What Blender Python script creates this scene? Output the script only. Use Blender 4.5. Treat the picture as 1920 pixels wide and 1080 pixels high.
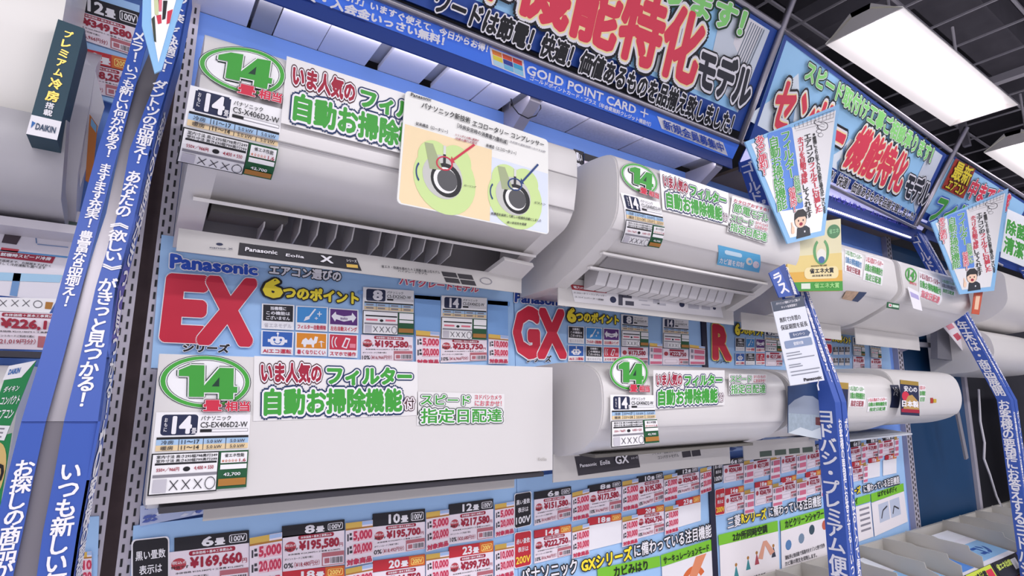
import bpy, math, random
import numpy as np
random.seed(7)
C = bpy.context.scene.collection
for o in list(bpy.data.objects): bpy.data.objects.remove(o)
# ---------------------------------------------------------------- camera
CAM = np.array([-.04, -1.345, 1.638]); PITCH, ROLL, YAW, FPX = .1725, -.0123, -.5899, 1051.6
def _R(rx, ry, rz):
    c, s = math.cos, math.sin
    Rz = np.array([[c(rz), -s(rz), 0], [s(rz), c(rz), 0], [0, 0, 1]])
    Rx = np.array([[1, 0, 0], [0, c(rx), -s(rx)], [0, s(rx), c(rx)]])
    Ry = np.array([[c(ry), 0, s(ry)], [0, 1, 0], [-s(ry), 0, c(ry)]])
    return Rz @ Rx @ Ry
RM = _R(PITCH, ROLL, YAW)
from mathutils import Matrix, Vector
cam = bpy.data.cameras.new('camera'); cam_o = bpy.data.objects.new('camera', cam); C.objects.link(cam_o)
right, fwd, up = RM[:, 0], RM[:, 1], RM[:, 2]
cam_o.matrix_world = Matrix(((right[0], up[0], -fwd[0], CAM[0]), (right[1], up[1], -fwd[1], CAM[1]), (right[2], up[2], -fwd[2], CAM[2]), (0, 0, 0, 1)))
cam.sensor_width = 36; cam.lens = 36 * FPX / 1920; cam.clip_start = .02
sc = bpy.context.scene; sc.camera = cam_o
# ---------------------------------------------------------------- world and exposure
w = bpy.data.worlds.new('shop_air'); sc.world = w; w.use_nodes = True
w.node_tree.nodes['Background'].inputs[0].default_value = (.92, .88, 1, 1)
w.node_tree.nodes['Background'].inputs[1].default_value = .72
sc.view_settings.view_transform = 'Standard'; sc.view_settings.look = 'None'
sc.view_settings.exposure = .05; sc.view_settings.gamma = 1; sc.view_settings.use_curve_mapping = False
def area(loc, sx, sy, power, col=(1, .97, 1)):
    l = bpy.data.lights.new('tube_light', 'AREA'); l.shape = 'RECTANGLE'; l.size = sx; l.size_y = sy; l.energy = power; l.color = col
    o = bpy.data.objects.new('tube_light', l); o.location = loc; C.objects.link(o); return o
for x, y in ((-2.4, -1.9), (-.6, -1.9), (1.2, -1.9), (3.0, -1.9), (4.8, -1.9), (-1.5, -3.6), (.6, -3.6), (2.7, -3.6), (4.8, -3.6)):
    area((x, y, 2.93), 1.2, .2, 21)                                   # rows of ceiling tubes over the aisle
def strip(x0, x1, y, z, power):
    o = area(((x0 + x1) / 2, y, z), x1 - x0, .012, power, (.97, .93, 1)); o.rotation_euler = (math.radians(100), 0, 0); return o
strip(-.05, 1.7, -.138, 2.45, .5); strip(1.9, 3.3, -.138, 2.44, .25)     # slim lamps behind the fascia strips, shining at the wall
# ---------------------------------------------------------------- helpers: rays, surfaces
def ray(px, py): return RM @ np.array([(px - 960) / FPX, 1, -(py - 540) / FPX])
class Plane:
    """a flat surface standing in the shop"""
    def __init__(s, P0, n): s.P0 = np.array(P0, float); s.n = np.array(n, float); s.n /= np.linalg.norm(s.n)
    def px(s, px, py):
        d = ray(px, py); return CAM + d * (((s.P0 - CAM) @ s.n) / (d @ s.n))
    def world(s, A): return A
    def normal(s, A): return np.broadcast_to(s.n, A.shape)
def PY(y): return Plane((0, y, 0), (0, -1, 0))
def PX(x): return Plane((x, 0, 0), (-1, 0, 0))
def PZ(z): return Plane((0, 0, z), (0, 0, 1))
class Prof:
    """a curved front: side outline (y,z) swept along x; parameters (x, arc length, 0)"""
    def __init__(s, pts):
        s.p = np.array(pts, float); d = np.diff(s.p, axis=0); s.L = np.linalg.norm(d, axis=1); s.a = np.concatenate([[0], np.cumsum(s.L)])
        s.nn = np.stack([d[:, 1], -d[:, 0]], 1) / s.L[:, None]
    def px(s, px, py):
        d = ray(px, py); best = None
        for i in range(len(s.p) - 1):
            n = np.array([0, s.nn[i][0], s.nn[i][1]]); P = np.array([0, *s.p[i]])
            den = d @ n
            if abs(den) < 1e-9: continue
            t = ((P - CAM) @ n) / den; Q = CAM + d * t
            e = (s.p[i + 1] - s.p[i]) / s.L[i]; u = (Q[1:] - s.p[i]) @ e
            if t > 0 and -1e-6 <= u <= s.L[i] + 1e-6 and (best is None or t < best[0]): best = (t, Q[0], s.a[i] + u)
        if best is None:
            y = s.p[:, 0].min(); Q = PY(y).px(px, py); k = int(np.argmin(abs(s.p[:, 1] - Q[2]))); return np.array([Q[0], s.a[k], 0])
        return np.array([best[1], best[2], 0.])
    def world(s, A):
        a = np.clip(A[..., 1], 0, s.a[-1]); return np.stack([A[..., 0], np.interp(a, s.a, s.p[:, 0]), np.interp(a, s.a, s.p[:, 1])], -1)
    def normal(s, A):
        i = np.clip(np.searchsorted(s.a, A[..., 1]) - 1, 0, len(s.L) - 1); n = s.nn[i]
        return np.stack([np.zeros(n.shape[:-1]), n[..., 0], n[..., 1]], -1)
STEP = .00009
class Q:
    """a quadrilateral patch of a surface; a runs 0-100 left to right, b 0-100 top to bottom"""
    def __init__(s, base, cs, step=STEP, off=0, world=False):
        s.base = base; s.k = 1; s.step = step; s.off = off
        s.c = [np.array(c, float) if (len(c) == 3 or world) else base.px(*c) for c in cs]
    def par(s, a, b):
        a = np.asarray(a, float) / 100; b = np.asarray(b, float) / 100; a = a[..., None]; b = b[..., None]
        TL, TR, BR, BL = s.c
        return (TL * (1 - a) + TR * a) * (1 - b) + (BL * (1 - a) + BR * a) * b
    def map(s, a, b, off=None):
        A = s.par(a, b); o = s.off + (s.k * s.step if off is None else off)
        return s.base.world(A) + s.base.normal(A) * np.asarray(o)[..., None]
    def sub(s, a0, b0, a1, b1, **kw):
        q = Q(s.base, [s.par(a0, b0), s.par(a1, b0), s.par(a1, b1), s.par(a0, b1)], s.step, s.off + s.k * s.step); return q
def q6(base, xl, tl, bl, xr, tr, br, **kw): return Q(base, [(xl, tl), (xr, tr), (xr, br), (xl, bl)], **kw)
def qw(x0, z0, x1, z1, y, **kw): return Q(PY(y), [(x0, y, z1), (x1, y, z1), (x1, y, z0), (x0, y, z0)], **kw)
# ---------------------------------------------------------------- materials
def lin(h):
    h = h.lstrip('#'); v = [int(h[i:i + 2], 16) / 255 for i in (0, 2, 4)]
    return [c / 12.92 if c <= .04045 else ((c + .055) / 1.055) ** 2.4 for c in v] + [1]
_M = {}
def M(h, rough=.5, metal=0, emit=0, noise=.03, scale=8, bump=0, alpha=1, name=None, spec=.4, trans=0):
    key = (h, rough, metal, emit, noise, scale, bump, alpha, spec, trans)
    if key in _M: return _M[key]
    m = bpy.data.materials.new(name or 'mat_' + h.strip('#')); m.use_nodes = True; nt = m.node_tree; b = nt.nodes['Principled BSDF']
    b.inputs['Roughness'].default_value = rough; b.inputs['Metallic'].default_value = metal; b.inputs['Specular IOR Level'].default_value = spec
    b.inputs['Alpha'].default_value = alpha; b.inputs['Transmission Weight'].default_value = trans
    col = lin(h)
    if emit:
        b.inputs['Emission Color'].default_value = col; b.inputs['Emission Strength'].default_value = emit
    if noise:
        tc = nt.nodes.new('ShaderNodeTexCoord'); n = nt.nodes.new('ShaderNodeTexNoise'); n.inputs['Scale'].default_value = scale; n.inputs['Detail'].default_value = 3
        r = nt.nodes.new('ShaderNodeMapRange'); r.inputs[3].default_value = 1 - noise; r.inputs[4].default_value = 1 + noise
        mx = nt.nodes.new('ShaderNodeMix'); mx.data_type = 'RGBA'; mx.blend_type = 'MULTIPLY'; mx.inputs[0].default_value = 1
        nt.links.new(tc.outputs['Object'], n.inputs[0]); nt.links.new(n.outputs[0], r.inputs[0]); mx.inputs[6].default_value = col
        nt.links.new(r.outputs[0], mx.inputs[7]); nt.links.new(mx.outputs[2], b.inputs['Base Color'])
        if bump:
            bp = nt.nodes.new('ShaderNodeBump'); bp.inputs['Strength'].default_value = bump; bp.inputs['Distance'].default_value = .002
            nt.links.new(n.outputs[0], bp.inputs['Height']); nt.links.new(bp.outputs[0], b.inputs['Normal'])
    else: b.inputs['Base Color'].default_value = col
    _M[key] = m; return m
WHITE = M('#f0eef2', .55); PAPER = M('#ece8ee', .6, noise=.02); PINKP = M('#ecdbe6', .6, noise=.02); BLACK = M('#16161c', .5); NAVY = M('#20284a', .5); GREEN = M('#3fa03a', .5); RED = M('#cf2f49', .5)
DRED = M('#a01c38', .5); YEL = M('#ffe83a', .5); OLINE = M('#173a2c', .5); BLUEO = M('#1c3f7c', .5); LBLUE = M('#8fbdee', .5); MBLUE = M('#5d8fdf', .5)
POLEB = M('#3d5cb0', .4); DKGREEN = M('#1d5a36', .5); BROWN = M('#b07834', .5); SKYB = M('#a9c9e8', .5); BEIGE = M('#ecd2a4', .5); GREY = M('#8a8890', .5)
ACW = M('#dedbd9', .32, name='white_plastic', noise=.01); ACG = M('#d9d6d6', .4, name='grey_plastic', noise=.01); DARK = M('#1d1d22', .6); ORANGE = M('#e08a1e', .5); LIME = M('#7ec832', .5)
METAL = M('#928e94', .35, .85); STEELW = M('#b7b2bd', .45, .2); PEGB = M('#7aa2ec', .5); GOLD = M('#d8b45c', .35, .6); PINK = M('#e8788a', .5)
# ---------------------------------------------------------------- mesh builder
class MB:
    def __init__(s): s.v = []; s.f = []; s.m = []; s.mats = []; s.n = 0; s.sm = []
    def mi(s, m):
        if m not in s.mats: s.mats.append(m)
        return s.mats.index(m)
    def add(s, V, F, mat, smooth=False):
        V = np.asarray(V, float).reshape(-1, 3); s.v.append(V); k = s.mi(mat)
        for f in F: s.f.append([i + s.n for i in f]); s.m.append(k); s.sm.append(smooth)
        s.n += len(V)
    def quad(s, a, b, c, d, mat): s.add([a, b, c, d], [(0, 1, 2, 3)], mat)
    def box(s, x0, x1, y0, y1, z0, z1, mat):
        V = [(x, y, z) for x in (x0, x1) for y in (y0, y1) for z in (z0, z1)]
        s.add(V, [(0, 1, 3, 2), (4, 6, 7, 5), (0, 4, 5, 1), (2, 3, 7, 6), (0, 2, 6, 4), (1, 5, 7, 3)], mat)
    def hexa(s, a, b, mat):
        """8 corner solid: two quads a and b facing each other"""
        s.add(list(a) + list(b), [(0, 1, 2, 3), (7, 6, 5, 4), (0, 4, 5, 1), (1, 5, 6, 2), (2, 6, 7, 3), (3, 7, 4, 0)], mat)
    def bar(s, p, q, wdt, hgt, mat, upv=(0, 0, 1)):
        p = np.array(p, float); q = np.array(q, float); d = (q - p) / np.linalg.norm(q - p); u = np.array(upv, float); sd = np.cross(d, u); sd /= np.linalg.norm(sd); u = np.cross(sd, d)
        c = [(-1, -1), (1, -1), (1, 1), (-1, 1)]
        s.hexa([p + sd * i * wdt / 2 + u * j * hgt / 2 for i, j in c], [q + sd * i * wdt / 2 + u * j * hgt / 2 for i, j in c], mat)
    def tube(s, pts, r, mat, n=8):
        pts = [np.array(p, float) for p in pts]; V = []
        for i, p in enumerate(pts):
            d = pts[min(i + 1, len(pts) - 1)] - pts[max(i - 1, 0)]; d /= np.linalg.norm(d)
            u = np.cross(d, (0, .3, 1) if abs(d[2]) < .95 else (1, .2, 0)); u /= np.linalg.norm(u); v = np.cross(d, u)
            V += [p + r * (math.cos(t) * u + math.sin(t) * v) for t in np.arange(n) * 2 * math.pi / n]
        F = [(i * n + j, i * n + (j + 1) % n, (i + 1) * n + (j + 1) % n, (i + 1) * n + j) for i in range(len(pts) - 1) for j in range(n)]
        F += [tuple(range(n)), tuple((len(pts) - 1) * n + j for j in range(n))[::-1]]
        s.add(V, F, mat, True)
    def sweep(s, pts, x0, x1, mat, cap=True, closed=True, smooth=True, capmat=None):
        """side outline (y,z) swept between two x planes"""
        n = len(pts); V = [(x0, *p) for p in pts] + [(x1, *p) for p in pts]
        F = [(i, (i + 1) % n, (i + 1) % n + n, i + n) for i in range(n if closed else n - 1)]
        s.add(V, F, mat, smooth)
        if cap: s.add([(x0, *p) for p in pts], [tuple(range(n))], capmat or mat); s.add([(x1, *p) for p in pts], [tuple(range(n))[::-1]], capmat or mat)
    # ---- flat print on a patch
    def poly(s, q, pts, mat, off=None):
        P = q.map([p[0] for p in pts], [p[1] for p in pts], off); s.add(P, [tuple(range(len(pts)))], mat); q.k += 1
    def rect(s, q, a0, b0, a1, b1, mat, sub=None):
        n = sub or (8 if isinstance(q.base, Prof) else 1)
        t = np.linspace(b0, b1, n + 1); V = q.map(np.array([[a0, a1]] * (n + 1)), np.stack([t, t], 1)).reshape(-1, 3)
        s.add(V, [(2 * i, 2 * i + 1, 2 * i + 3, 2 * i + 2) for i in range(n)], mat); q.k += 1
    def rrect(s, q, a0, b0, a1, b1, ra, rb, mat):
        if isinstance(q.base, Prof): s.rect(q, a0, b0 + rb * .4, a1, b1 - rb * .4, mat); s.rect(q, a0 + ra * .5, b0, a1 - ra * .5, b1, mat); return
        P = []
        for cx, cy, t0 in ((a1 - ra, b0 + rb, -90), (a1 - ra, b1 - rb, 0), (a0 + ra, b1 - rb, 90), (a0 + ra, b0 + rb, 180)):
            for k in range(5): t = math.radians(t0 + k * 22.5); P.append((cx + ra * math.cos(t), cy + rb * math.sin(t)))
        s.poly(q, P, mat)
    def ell(s, q, cx, cy, rx, ry, mat, n=32): s.poly(q, [(cx + rx * math.cos(t), cy + ry * math.sin(t)) for t in np.arange(n) * 2 * math.pi / n], mat)
    def ring(s, q, cx, cy, rx, ry, tx, ty, mat, n=40, t0=0, t1=360):
        T = np.radians(np.linspace(t0, t1, n + 1)); A = np.stack([cx + rx * np.cos(T), cx + (rx - tx) * np.cos(T)], 1); B = np.stack([cy + ry * np.sin(T), cy + (ry - ty) * np.sin(T)], 1)
        s.add(q.map(A, B).reshape(-1, 3), [(2 * i, 2 * i + 1, 2 * i + 3, 2 * i + 2) for i in range(n)], mat); q.k += 1
    def line(s, q, a0, b0, a1, b1, wa, mat, wb=None):
        wb = wb or wa; d = np.array([(a1 - a0) / wa, (b1 - b0) / wb]); d /= max(np.linalg.norm(d), 1e-9); n = (-d[1] * wa / 2, d[0] * wb / 2)
        s.poly(q, [(a0 + n[0], b0 + n[1]), (a1 + n[0], b1 + n[1]), (a1 - n[0], b1 - n[1]), (a0 - n[0], b0 - n[1])], mat)
    def slab(s, q, th, mat, corners=((0, 0), (100, 0), (100, 100), (0, 100))):
        A = [c[0] for c in corners]; B = [c[1] for c in corners]; f = q.map(A, B, .00002); bk = q.map(A, B, -th); n = len(corners)
        s.add(np.concatenate([f, bk]), [tuple(range(n)), tuple(range(n, 2 * n))[::-1]] + [(i, (i + 1) % n, (i + 1) % n + n, i + n) for i in range(n)], mat)
    def text(s, q, a0, b0, a1, b1, t, mat, outline=(), bold=.012, vert=False):
        """lettering filling the box; outline = [(material, width), ...] from the outermost in"""
        for om, ow in outline: s._text(q, a0, b0, a1, b1, t, om, ow)
        s._text(q, a0, b0, a1, b1, t, mat, bold)
    def _text(s, q, a0, b0, a1, b1, t, mat, off):
        V, F, bb = glyphs(t, off); x0, y0, x1, y1 = bb
        a = a0 + (V[:, 0] - x0) / (x1 - x0) * (a1 - a0); b = b1 - (V[:, 1] - y0) / (y1 - y0) * (b1 - b0)
        s.add(q.map(a, b, q.off + q.k * q.step + V[:, 2]), F, mat); q.k += 1
    def vtext(s, base, p0, p1, t, wid, mat, off=.0008, aspect=None, hdir=(1, 0, 0), outline=()):
        """a column of characters from p0 to p1 (world points on the surface)"""
        p0 = np.array(p0, float); p1 = np.array(p1, float); n = len(t); dn = (p1 - p0) / n; hd = np.array(hdir, float); hd /= np.linalg.norm(hd); nr = np.array(base.n)
        for i, ch in enumerate(t):
            if ch in ' \u3000': continue
            rot = ch in 'ー《》（）～'
            for k2, (m, o) in enumerate(list(outline) + [(mat, .03)]):
                V, F, bb = glyphs(ch, o); c = np.array([(bb[0] + bb[2]) / 2, (bb[1] + bb[3]) / 2]); W3 = V[:, 2:3]; U = (V[:, :2] - c) / .87
                if rot: U = np.stack([U[:, 1] * 1, -U[:, 0]], 1)
                P = p0 + dn * (i + .5) + U[:, :1] * hd * wid - U[:, 1:] * dn + nr * (off + k2 * .0001 + W3)
                s.add(P, F, m)
    def build(s, name, parent=None, label=None, cat=None, group=None, kind=None):
        me = bpy.data.meshes.new(name); V = np.concatenate(s.v)
        org = None
        if parent is None or True:
            org = (V.min(0) + V.max(0)) / 2; org[2] = V[:, 2].min()
            if parent is not None: org = np.array(parent['_org'])
        me.from_pydata((V - org).tolist(), [], s.f); [me.materials.append(m) for m in s.mats]
        me.polygons.foreach_set('material_index', s.m); me.polygons.foreach_set('use_smooth', s.sm); me.update()
        o = bpy.data.objects.new(name, me); C.objects.link(o)
        if parent is not None: o.parent = parent; o['_org'] = list(org)
        else: o.location = org; o['_org'] = list(org)
        return tag(o, label, cat, group, kind)
def tag(o, label=None, cat=None, group=None, kind=None):
    if label: o['label'] = label
    if cat: o['category'] = cat
    if group: o['group'] = group
    if kind: o['kind'] = kind
    return o
def thing(name, loc, label, cat, group=None):
    o = bpy.data.objects.new(name, None); o.empty_display_size = .05; C.objects.link(o); o.location = loc; o['_org'] = list(loc)
    return tag(o, label, cat, group)
_G = {}
def glyphs(t, off):
    """triangles of a string; off > 0 thickens the strokes by laying shifted copies (used for bold and outlines)"""
    k = (t, off)
    if k in _G: return _G[k]
    if (t, 0) not in _G:
        c = bpy.data.curves.new('t', 'FONT'); c.body = t; c.resolution_u = 2; ob = bpy.data.objects.new('t', c); C.objects.link(ob)
        bpy.context.view_layer.update(); m = ob.to_mesh(); V = np.empty(len(m.vertices) * 3); m.vertices.foreach_get('co', V); V = V.reshape(-1, 3).copy(); V[:, 2] = 0
        F = [tuple(p.vertices) for p in m.polygons]; ob.to_mesh_clear(); bpy.data.objects.remove(ob); bpy.data.curves.remove(c)
        _G[(t, 0)] = (V, F, (V[:, 0].min(), V[:, 1].min(), V[:, 0].max(), V[:, 1].max()))
    if off == 0: return _G[(t, 0)]
    V, F, bb = _G[(t, 0)]; sh = []; r = off
    while r > .006:
        n = 4 if r < .035 else ((8 if r < .08 else 12) if len(t) > 5 else 20)
        sh += [(r * math.cos(i * 2 * math.pi / n + .785), r * math.sin(i * 2 * math.pi / n + .785)) for i in range(n)]; r -= .055
    VV = []; FF = []
    for i, (dx, dy) in enumerate(sh): VV.append(V + [dx, dy, i * 3e-6]); FF += [tuple(a + i * len(V) for a in f) for f in F]
    _G[k] = (np.concatenate(VV), FF, bb); return _G[k]
def rounded(pts, r, n=6):
    out = []
    for i, p in enumerate(pts):
        if i in (0, len(pts) - 1) or not r[i]: out.append(p); continue
        p = np.array(p); a = np.array(pts[i - 1]) - p; b = np.array(pts[i + 1]) - p
        a = p + a / np.linalg.norm(a) * min(r[i], np.linalg.norm(a) * .49); b = p + b / np.linalg.norm(b) * min(r[i], np.linalg.norm(b) * .49)
        for t in np.linspace(0, 1, n): out.append(tuple((1 - t) ** 2 * a + 2 * t * (1 - t) * p + t * t * b))
    return out
# ================================================================ setting
def struct(name, b, label=None): return b.build(name, label=label, kind='structure')
b = MB(); b.box(-4, 11, -6, .6, -.05, 0, M('#dedce0', .35, name='floor_vinyl', scale=3)); struct('floor', b)
b = MB(); b.box(-4, 11, -6, .6, 4.3, 4.35, M('#54525a', .9, noise=.35, scale=2, name='ceiling_void')); struct('ceiling', b)
b = MB(); b.box(-4, 11, .55, .6, 0, 4.3, M('#34343a', .8, noise=.2, name='wall_dark')); struct('wall_back', b)
b = MB(); b.box(10.9, 11, -6, .55, 0, 4.3, M('#8f8c94', .8, name='wall_grey')); struct('wall_right', b)
BAR = M('#9b99a0', .55, .1, noise=.1); BARD = M('#66646c', .7, noise=.2)
def ceil_bar(p, q, w_, h_, m, label):
    b = MB(); b.bar(p, q, w_, h_, m); o = b.build('trim_1', kind='structure'); return o
for i, y in enumerate((-2.0, -1.7, -1.4, -1.1, -.72, -.42, -.1, .2, .45)): ceil_bar((1, y, 3.36), (10.8, y, 3.36), .012, .012, BAR, '')
for i in range(34): ceil_bar((1.6 + i * .27, -3.0, 3.34), (1.6 + i * .27, .5, 3.34), .008, .009, BAR, '')
for y in (-.98, .12): ceil_bar((1, y, 3.30), (10.8, y, 3.30), .05, .03, BAR, '')
for x in (3.62, 6.4, 9.0): ceil_bar((x, -3.2, 3.27), (x, .5, 3.27), .045, .04, BAR, '')
for x in (3.2, 5.0, 7.2): ceil_bar((x, -3.2, 3.8), (x, .5, 3.8), .22, .2, BARD, '')
for y in (-1.5, -.3): ceil_bar((1, y, 4.0), (10.8, y, 4.0), .25, .25, BARD, '')
# ---------------------------------------------------------------- ceiling lights
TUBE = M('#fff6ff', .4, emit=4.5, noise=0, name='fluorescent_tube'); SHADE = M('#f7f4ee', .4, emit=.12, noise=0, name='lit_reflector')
def fixture(x0, x1, yc, z, label):
    t = thing('ceiling_light', ((x0 + x1) / 2, yc, z), label, 'ceiling light', 'fluorescent lights under the open ceiling')
    b = MB(); b.sweep([(yc - .035, z + .075), (yc + .035, z + .075), (yc + .03, z + .055), (yc - .03, z + .055)], x0, x1, WHITE, smooth=False); b.build('housing', t)
    b = MB(); b.sweep([(yc + .035, z + .06), (yc + .13, z + .005), (yc + .13, z), (yc + .03, z + .055)], x0, x1, SHADE, smooth=False); b.build('reflector', t)
    b = MB(); b.sweep([(yc - .035, z + .06), (yc - .13, z + .005), (yc - .13, z), (yc - .03, z + .055)], x0, x1, SHADE, smooth=False); b.build('reflector', t)
    for s in (-.05, .05):
        b = MB(); b.tube([(x0 + .02, yc + s, z + .032), (x1 - .02, yc + s, z + .032)], .024, TUBE, 10); b.build('fluorescent_tube', t)
    for xe in (x0, x1 - .006):
        b = MB(); b.sweep([(yc - .035, z + .075), (yc + .035, z + .075), (yc + .13, z + .0), (yc - .13, z + .0)], xe, xe + .006, M('#cfccc8', .5), smooth=False); b.build('end_cap', t)
    for xe in (x0 + .25, x1 - .25):
        b = MB(); b.tube([(xe, yc, z + .07), (xe, yc, 3.3)], .006, BAR, 6); b.build('hanging_rod', t)
fixture(2.02, 3.2, -.52, 2.93, 'long white fluorescent ceiling light above the second banner')
fixture(3.72, 4.9, -.50, 2.93, 'white fluorescent ceiling light at the right edge above the third banner')
fixture(2.6, 3.8, -2.6, 2.93, 'fluorescent ceiling light over the aisle')if False else None
# ---------------------------------------------------------------- shelving bays
def px_x(px, py, y=0): return PY(y).px(px, py)[0]
def upright(parent, x0, x1, z0, z1, y=-.005):
    b = MB(); b.box(x0, x1, y - .02, y + .02, z0, z1, STEELW); o = b.build('upright', parent)
    b = MB(); n = int((z1 - z0) / .025)
    q = qw(x0, z0, x1, z1, y - .0205)
    for i in range(n):
        for a in (.2, .62):
            za = z0 + i * .025 + (.0125 if a > .5 else 0); b.box(x0 + (x1 - x0) * a, x0 + (x1 - x0) * (a + .14), y - .0212, y - .0202, za, za + .014, DARK)
    s = b.build('slot_column', o); s['kind'] = 'stuff'
bay = thing('shelving_bay', (.8, 0, 0), 'middle display bay with blue back panel behind the first four air conditioners', 'shelving')
b = MB(); b.box(-.012, 1.74, 0, .02, .6, 2.461, PEGB); b.build('back_panel', bay)
xa0, xa1, xb0, xb1 = px_x(193, 800), px_x(223, 800), px_x(250, 800), px_x(281, 800)
upright(bay, xb0, xb1, .6, 2.75)
upright(bay, .825, .855, 2.0, 2.6); upright(bay, 1.71, 1.745, .6, 2.6)
can = thing('canopy', (.8, -.08, 2.46), 'underside of pale panels and grey mesh above the upper row of the middle bay', 'canopy')
UND = M('#f6f2fa', .6, noise=.03); UNG = M('#b4b2b8', .6, noise=.1)
xs = [(-.05, .10), (.108, .155), (.158, .262), (.264, .385), (.42, .54), (.575, .70), (.705, .80)]
for i, (x0, x1) in enumerate(xs):
    b = MB(); b.box(x0, x1, -.143, -.0, 2.462, 2.475, UND if i != 1 else UNG); b.build('canopy_panel', can)
b = MB(); b.box(-.06, 1.74, -.143, .0, 2.482, 2.49, UNG); b.build('canopy_top', can)
MESHM = M('#c9c6d2', .6, noise=.18, scale=120)
for x0, x1 in ((.88, 1.06), (1.066, 1.3), (1.306, 1.6)):
    b = MB(); b.box(x0, x1, -.143, 0, 2.462, 2.475, MESHM); b.build('canopy_panel', can)
for x in (.84, 1.68):
    b = MB(); b.hexa([(x - .018, 0, 2.36), (x - .018, 0, 2.46), (x - .018, -.143, 2.46), (x - .018, -.138, 2.44)], [(x + .018, 0, 2.36), (x + .018, 0, 2.46), (x + .018, -.143, 2.46), (x + .018, -.138, 2.44)], STEELW); b.build('canopy_bracket', can)
# black cable loop under the canopy
b = MB(); L = [PY(-.1).px(*p) for p in ((958, 185), (962, 200), (972, 213), (990, 222), (1005, 217), (1014, 203), (1013, 186), (1008, 182))]
b.tube(L, .0018, BLACK, 6); b.build('cable', label='thin black cable looping under the canopy behind the compressor board', cat='cable')
# left bay
lb = thing('shelving_bay', (-.5, 0, 0), 'left display bay behind the big cream air conditioner', 'shelving')
b = MB(); b.box(-1.2, xa0 - .005, 0, .02, .6, 2.5, PEGB); b.build('back_panel', lb)
upright(lb, xa0, xa1, .6, 2.6)
b = MB(); b.box(xa1, xb0, .03, .05, .6, 2.7, M('#6b5a5c', .7, noise=.3, scale=30)); struct('wall_gap', b).name = 'wall_left'
# right bay
rb = thing('shelving_bay', (2.6, 0, 0), 'right display bay with boards behind the blue pole and an empty blue end', 'shelving')
b = MB(); b.box(1.75, 3.28, 0, .02, .6, 2.461, PEGB); b.build('back_panel', rb)
DTEAL = M('#123f68', .5, noise=.08)
b = MB(); b.box(3.33, 4.15, -.002, .02, .6, 2.44, DTEAL); b.build('end_panel', rb)
upright(rb, 3.275, 3.33, .6, 2.5); 
b = MB(); b.box(4.15, 4.19, -.02, .02, .6, 2.5, STEELW); b.build('upright', rb)
b = MB(); b.box(4.19, 6.6, .1, .12, .6, 2.5, M('#3a3a42', .7, noise=.15)); b.build('dark_panel', rb)
for z in (2.46,):
    b = MB(); b.box(1.8, 3.4, -.145, .0, z, z + .012, M('#7a6a5c', .6, noise=.2)); b.build('canopy', label='brownish canopy underside behind the bead light of the second fascia strip', cat='canopy')
b = MB(); b.hexa([(3.30, 0, 1.83), (3.30, 0, 1.90), (3.30, -.09, 1.89), (3.30, -.09, 1.86)], [(3.32, 0, 1.83), (3.32, 0, 1.90), (3.32, -.09, 1.89), (3.32, -.09, 1.86)], STEELW); b.bar((3.31, -.08, 1.876), (3.62, -.1, 1.88), .03, .024, GREY); b.build('shelf_bracket', rb)
b = MB(); b.bar(PY(-.12).px(1781, 705), PY(-.12).px(1812, 860), .035, .01, GREY, (0, 1, 0)); b.bar(PY(-.1).px(1768, 690), PY(-.1).px(1828, 696), .02, .03, GREY); b.build('diagonal_brace', rb)
b = MB(); pp = PY(-.15); b.hexa([pp.px(1757, 610), pp.px(1770, 612), pp.px(1822, 680), pp.px(1758, 672)], [x + np.array([0, .03, 0]) for x in (pp.px(1757, 610), pp.px(1770, 612), pp.px(1822, 680), pp.px(1758, 672))], M('#77777f', .6)); b.build('side_plate', rb)
b = MB(); L = [PY(-.06).px(*p) for p in ((1835, 730), (1838, 790), (1846, 830), (1845, 860), (1856, 890), (1868, 930), (1878, 950), (1875, 965), (1868, 972))]
b.tube(L, .006, M('#cfccd2', .5), 6); b.build('power_cord', label='white power cord hanging down the dark end of the right bay', cat='cord')
# ---------------------------------------------------------------- sloping banners on top of the bays
FP = Plane((0, -.185, 2.535), (0, -.35, -.2)); ALU = M('#9c99a2', .35, .8); ALUD = M('#5b5960', .4, .6)
SNOW = M('#e4eef6', .6, noise=.05, emit=.1); SKY2 = M('#9ccdf2', .55, emit=.1, noise=.08, scale=3); DBL = M('#2a4ea0', .5, noise=.05)  # sky and snow print glow faintly: emission added to brighten the banners
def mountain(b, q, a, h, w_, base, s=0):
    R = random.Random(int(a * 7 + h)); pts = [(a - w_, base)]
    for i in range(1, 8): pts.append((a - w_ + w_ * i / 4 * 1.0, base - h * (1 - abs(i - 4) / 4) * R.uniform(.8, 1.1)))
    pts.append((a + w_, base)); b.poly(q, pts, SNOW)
    for k in range(5):
        x = a + R.uniform(-.5, .4) * w_; y = base - h * R.uniform(.1, .6); b.poly(q, [(x, y), (x + w_ * .12, y - h * .15), (x + w_ * .3, y + h * .28)], M('#8fb2d6', .6))
def banner(cs, label, world=False, mount=True):
    t = thing('overhead_banner', tuple(Q(FP, cs).map(50, 100, 0)), label, 'banner', 'sloping banners over the display bays')
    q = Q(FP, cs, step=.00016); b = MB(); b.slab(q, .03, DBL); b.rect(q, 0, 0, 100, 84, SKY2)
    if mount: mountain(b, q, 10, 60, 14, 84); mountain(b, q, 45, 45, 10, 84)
    b.rect(q, 0, 0, 100, 3.5, DBL); b.rect(q, 97.6, 0, 100, 100, DBL); b.rect(q, 0, 0, 1.2, 100, DBL)
    return t, q, b
def rail(parent, p, q, r, m, name='frame_rail'):
    b = MB(); b.tube([p, q], r, m, 8); b.build(name, parent)
def wF(x, k):  # point on the banner plane: x and 0 (bottom) .. 1 (top)
    return np.array([x, -.185 - .2 * k, 2.535 + .35 * k])
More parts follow.
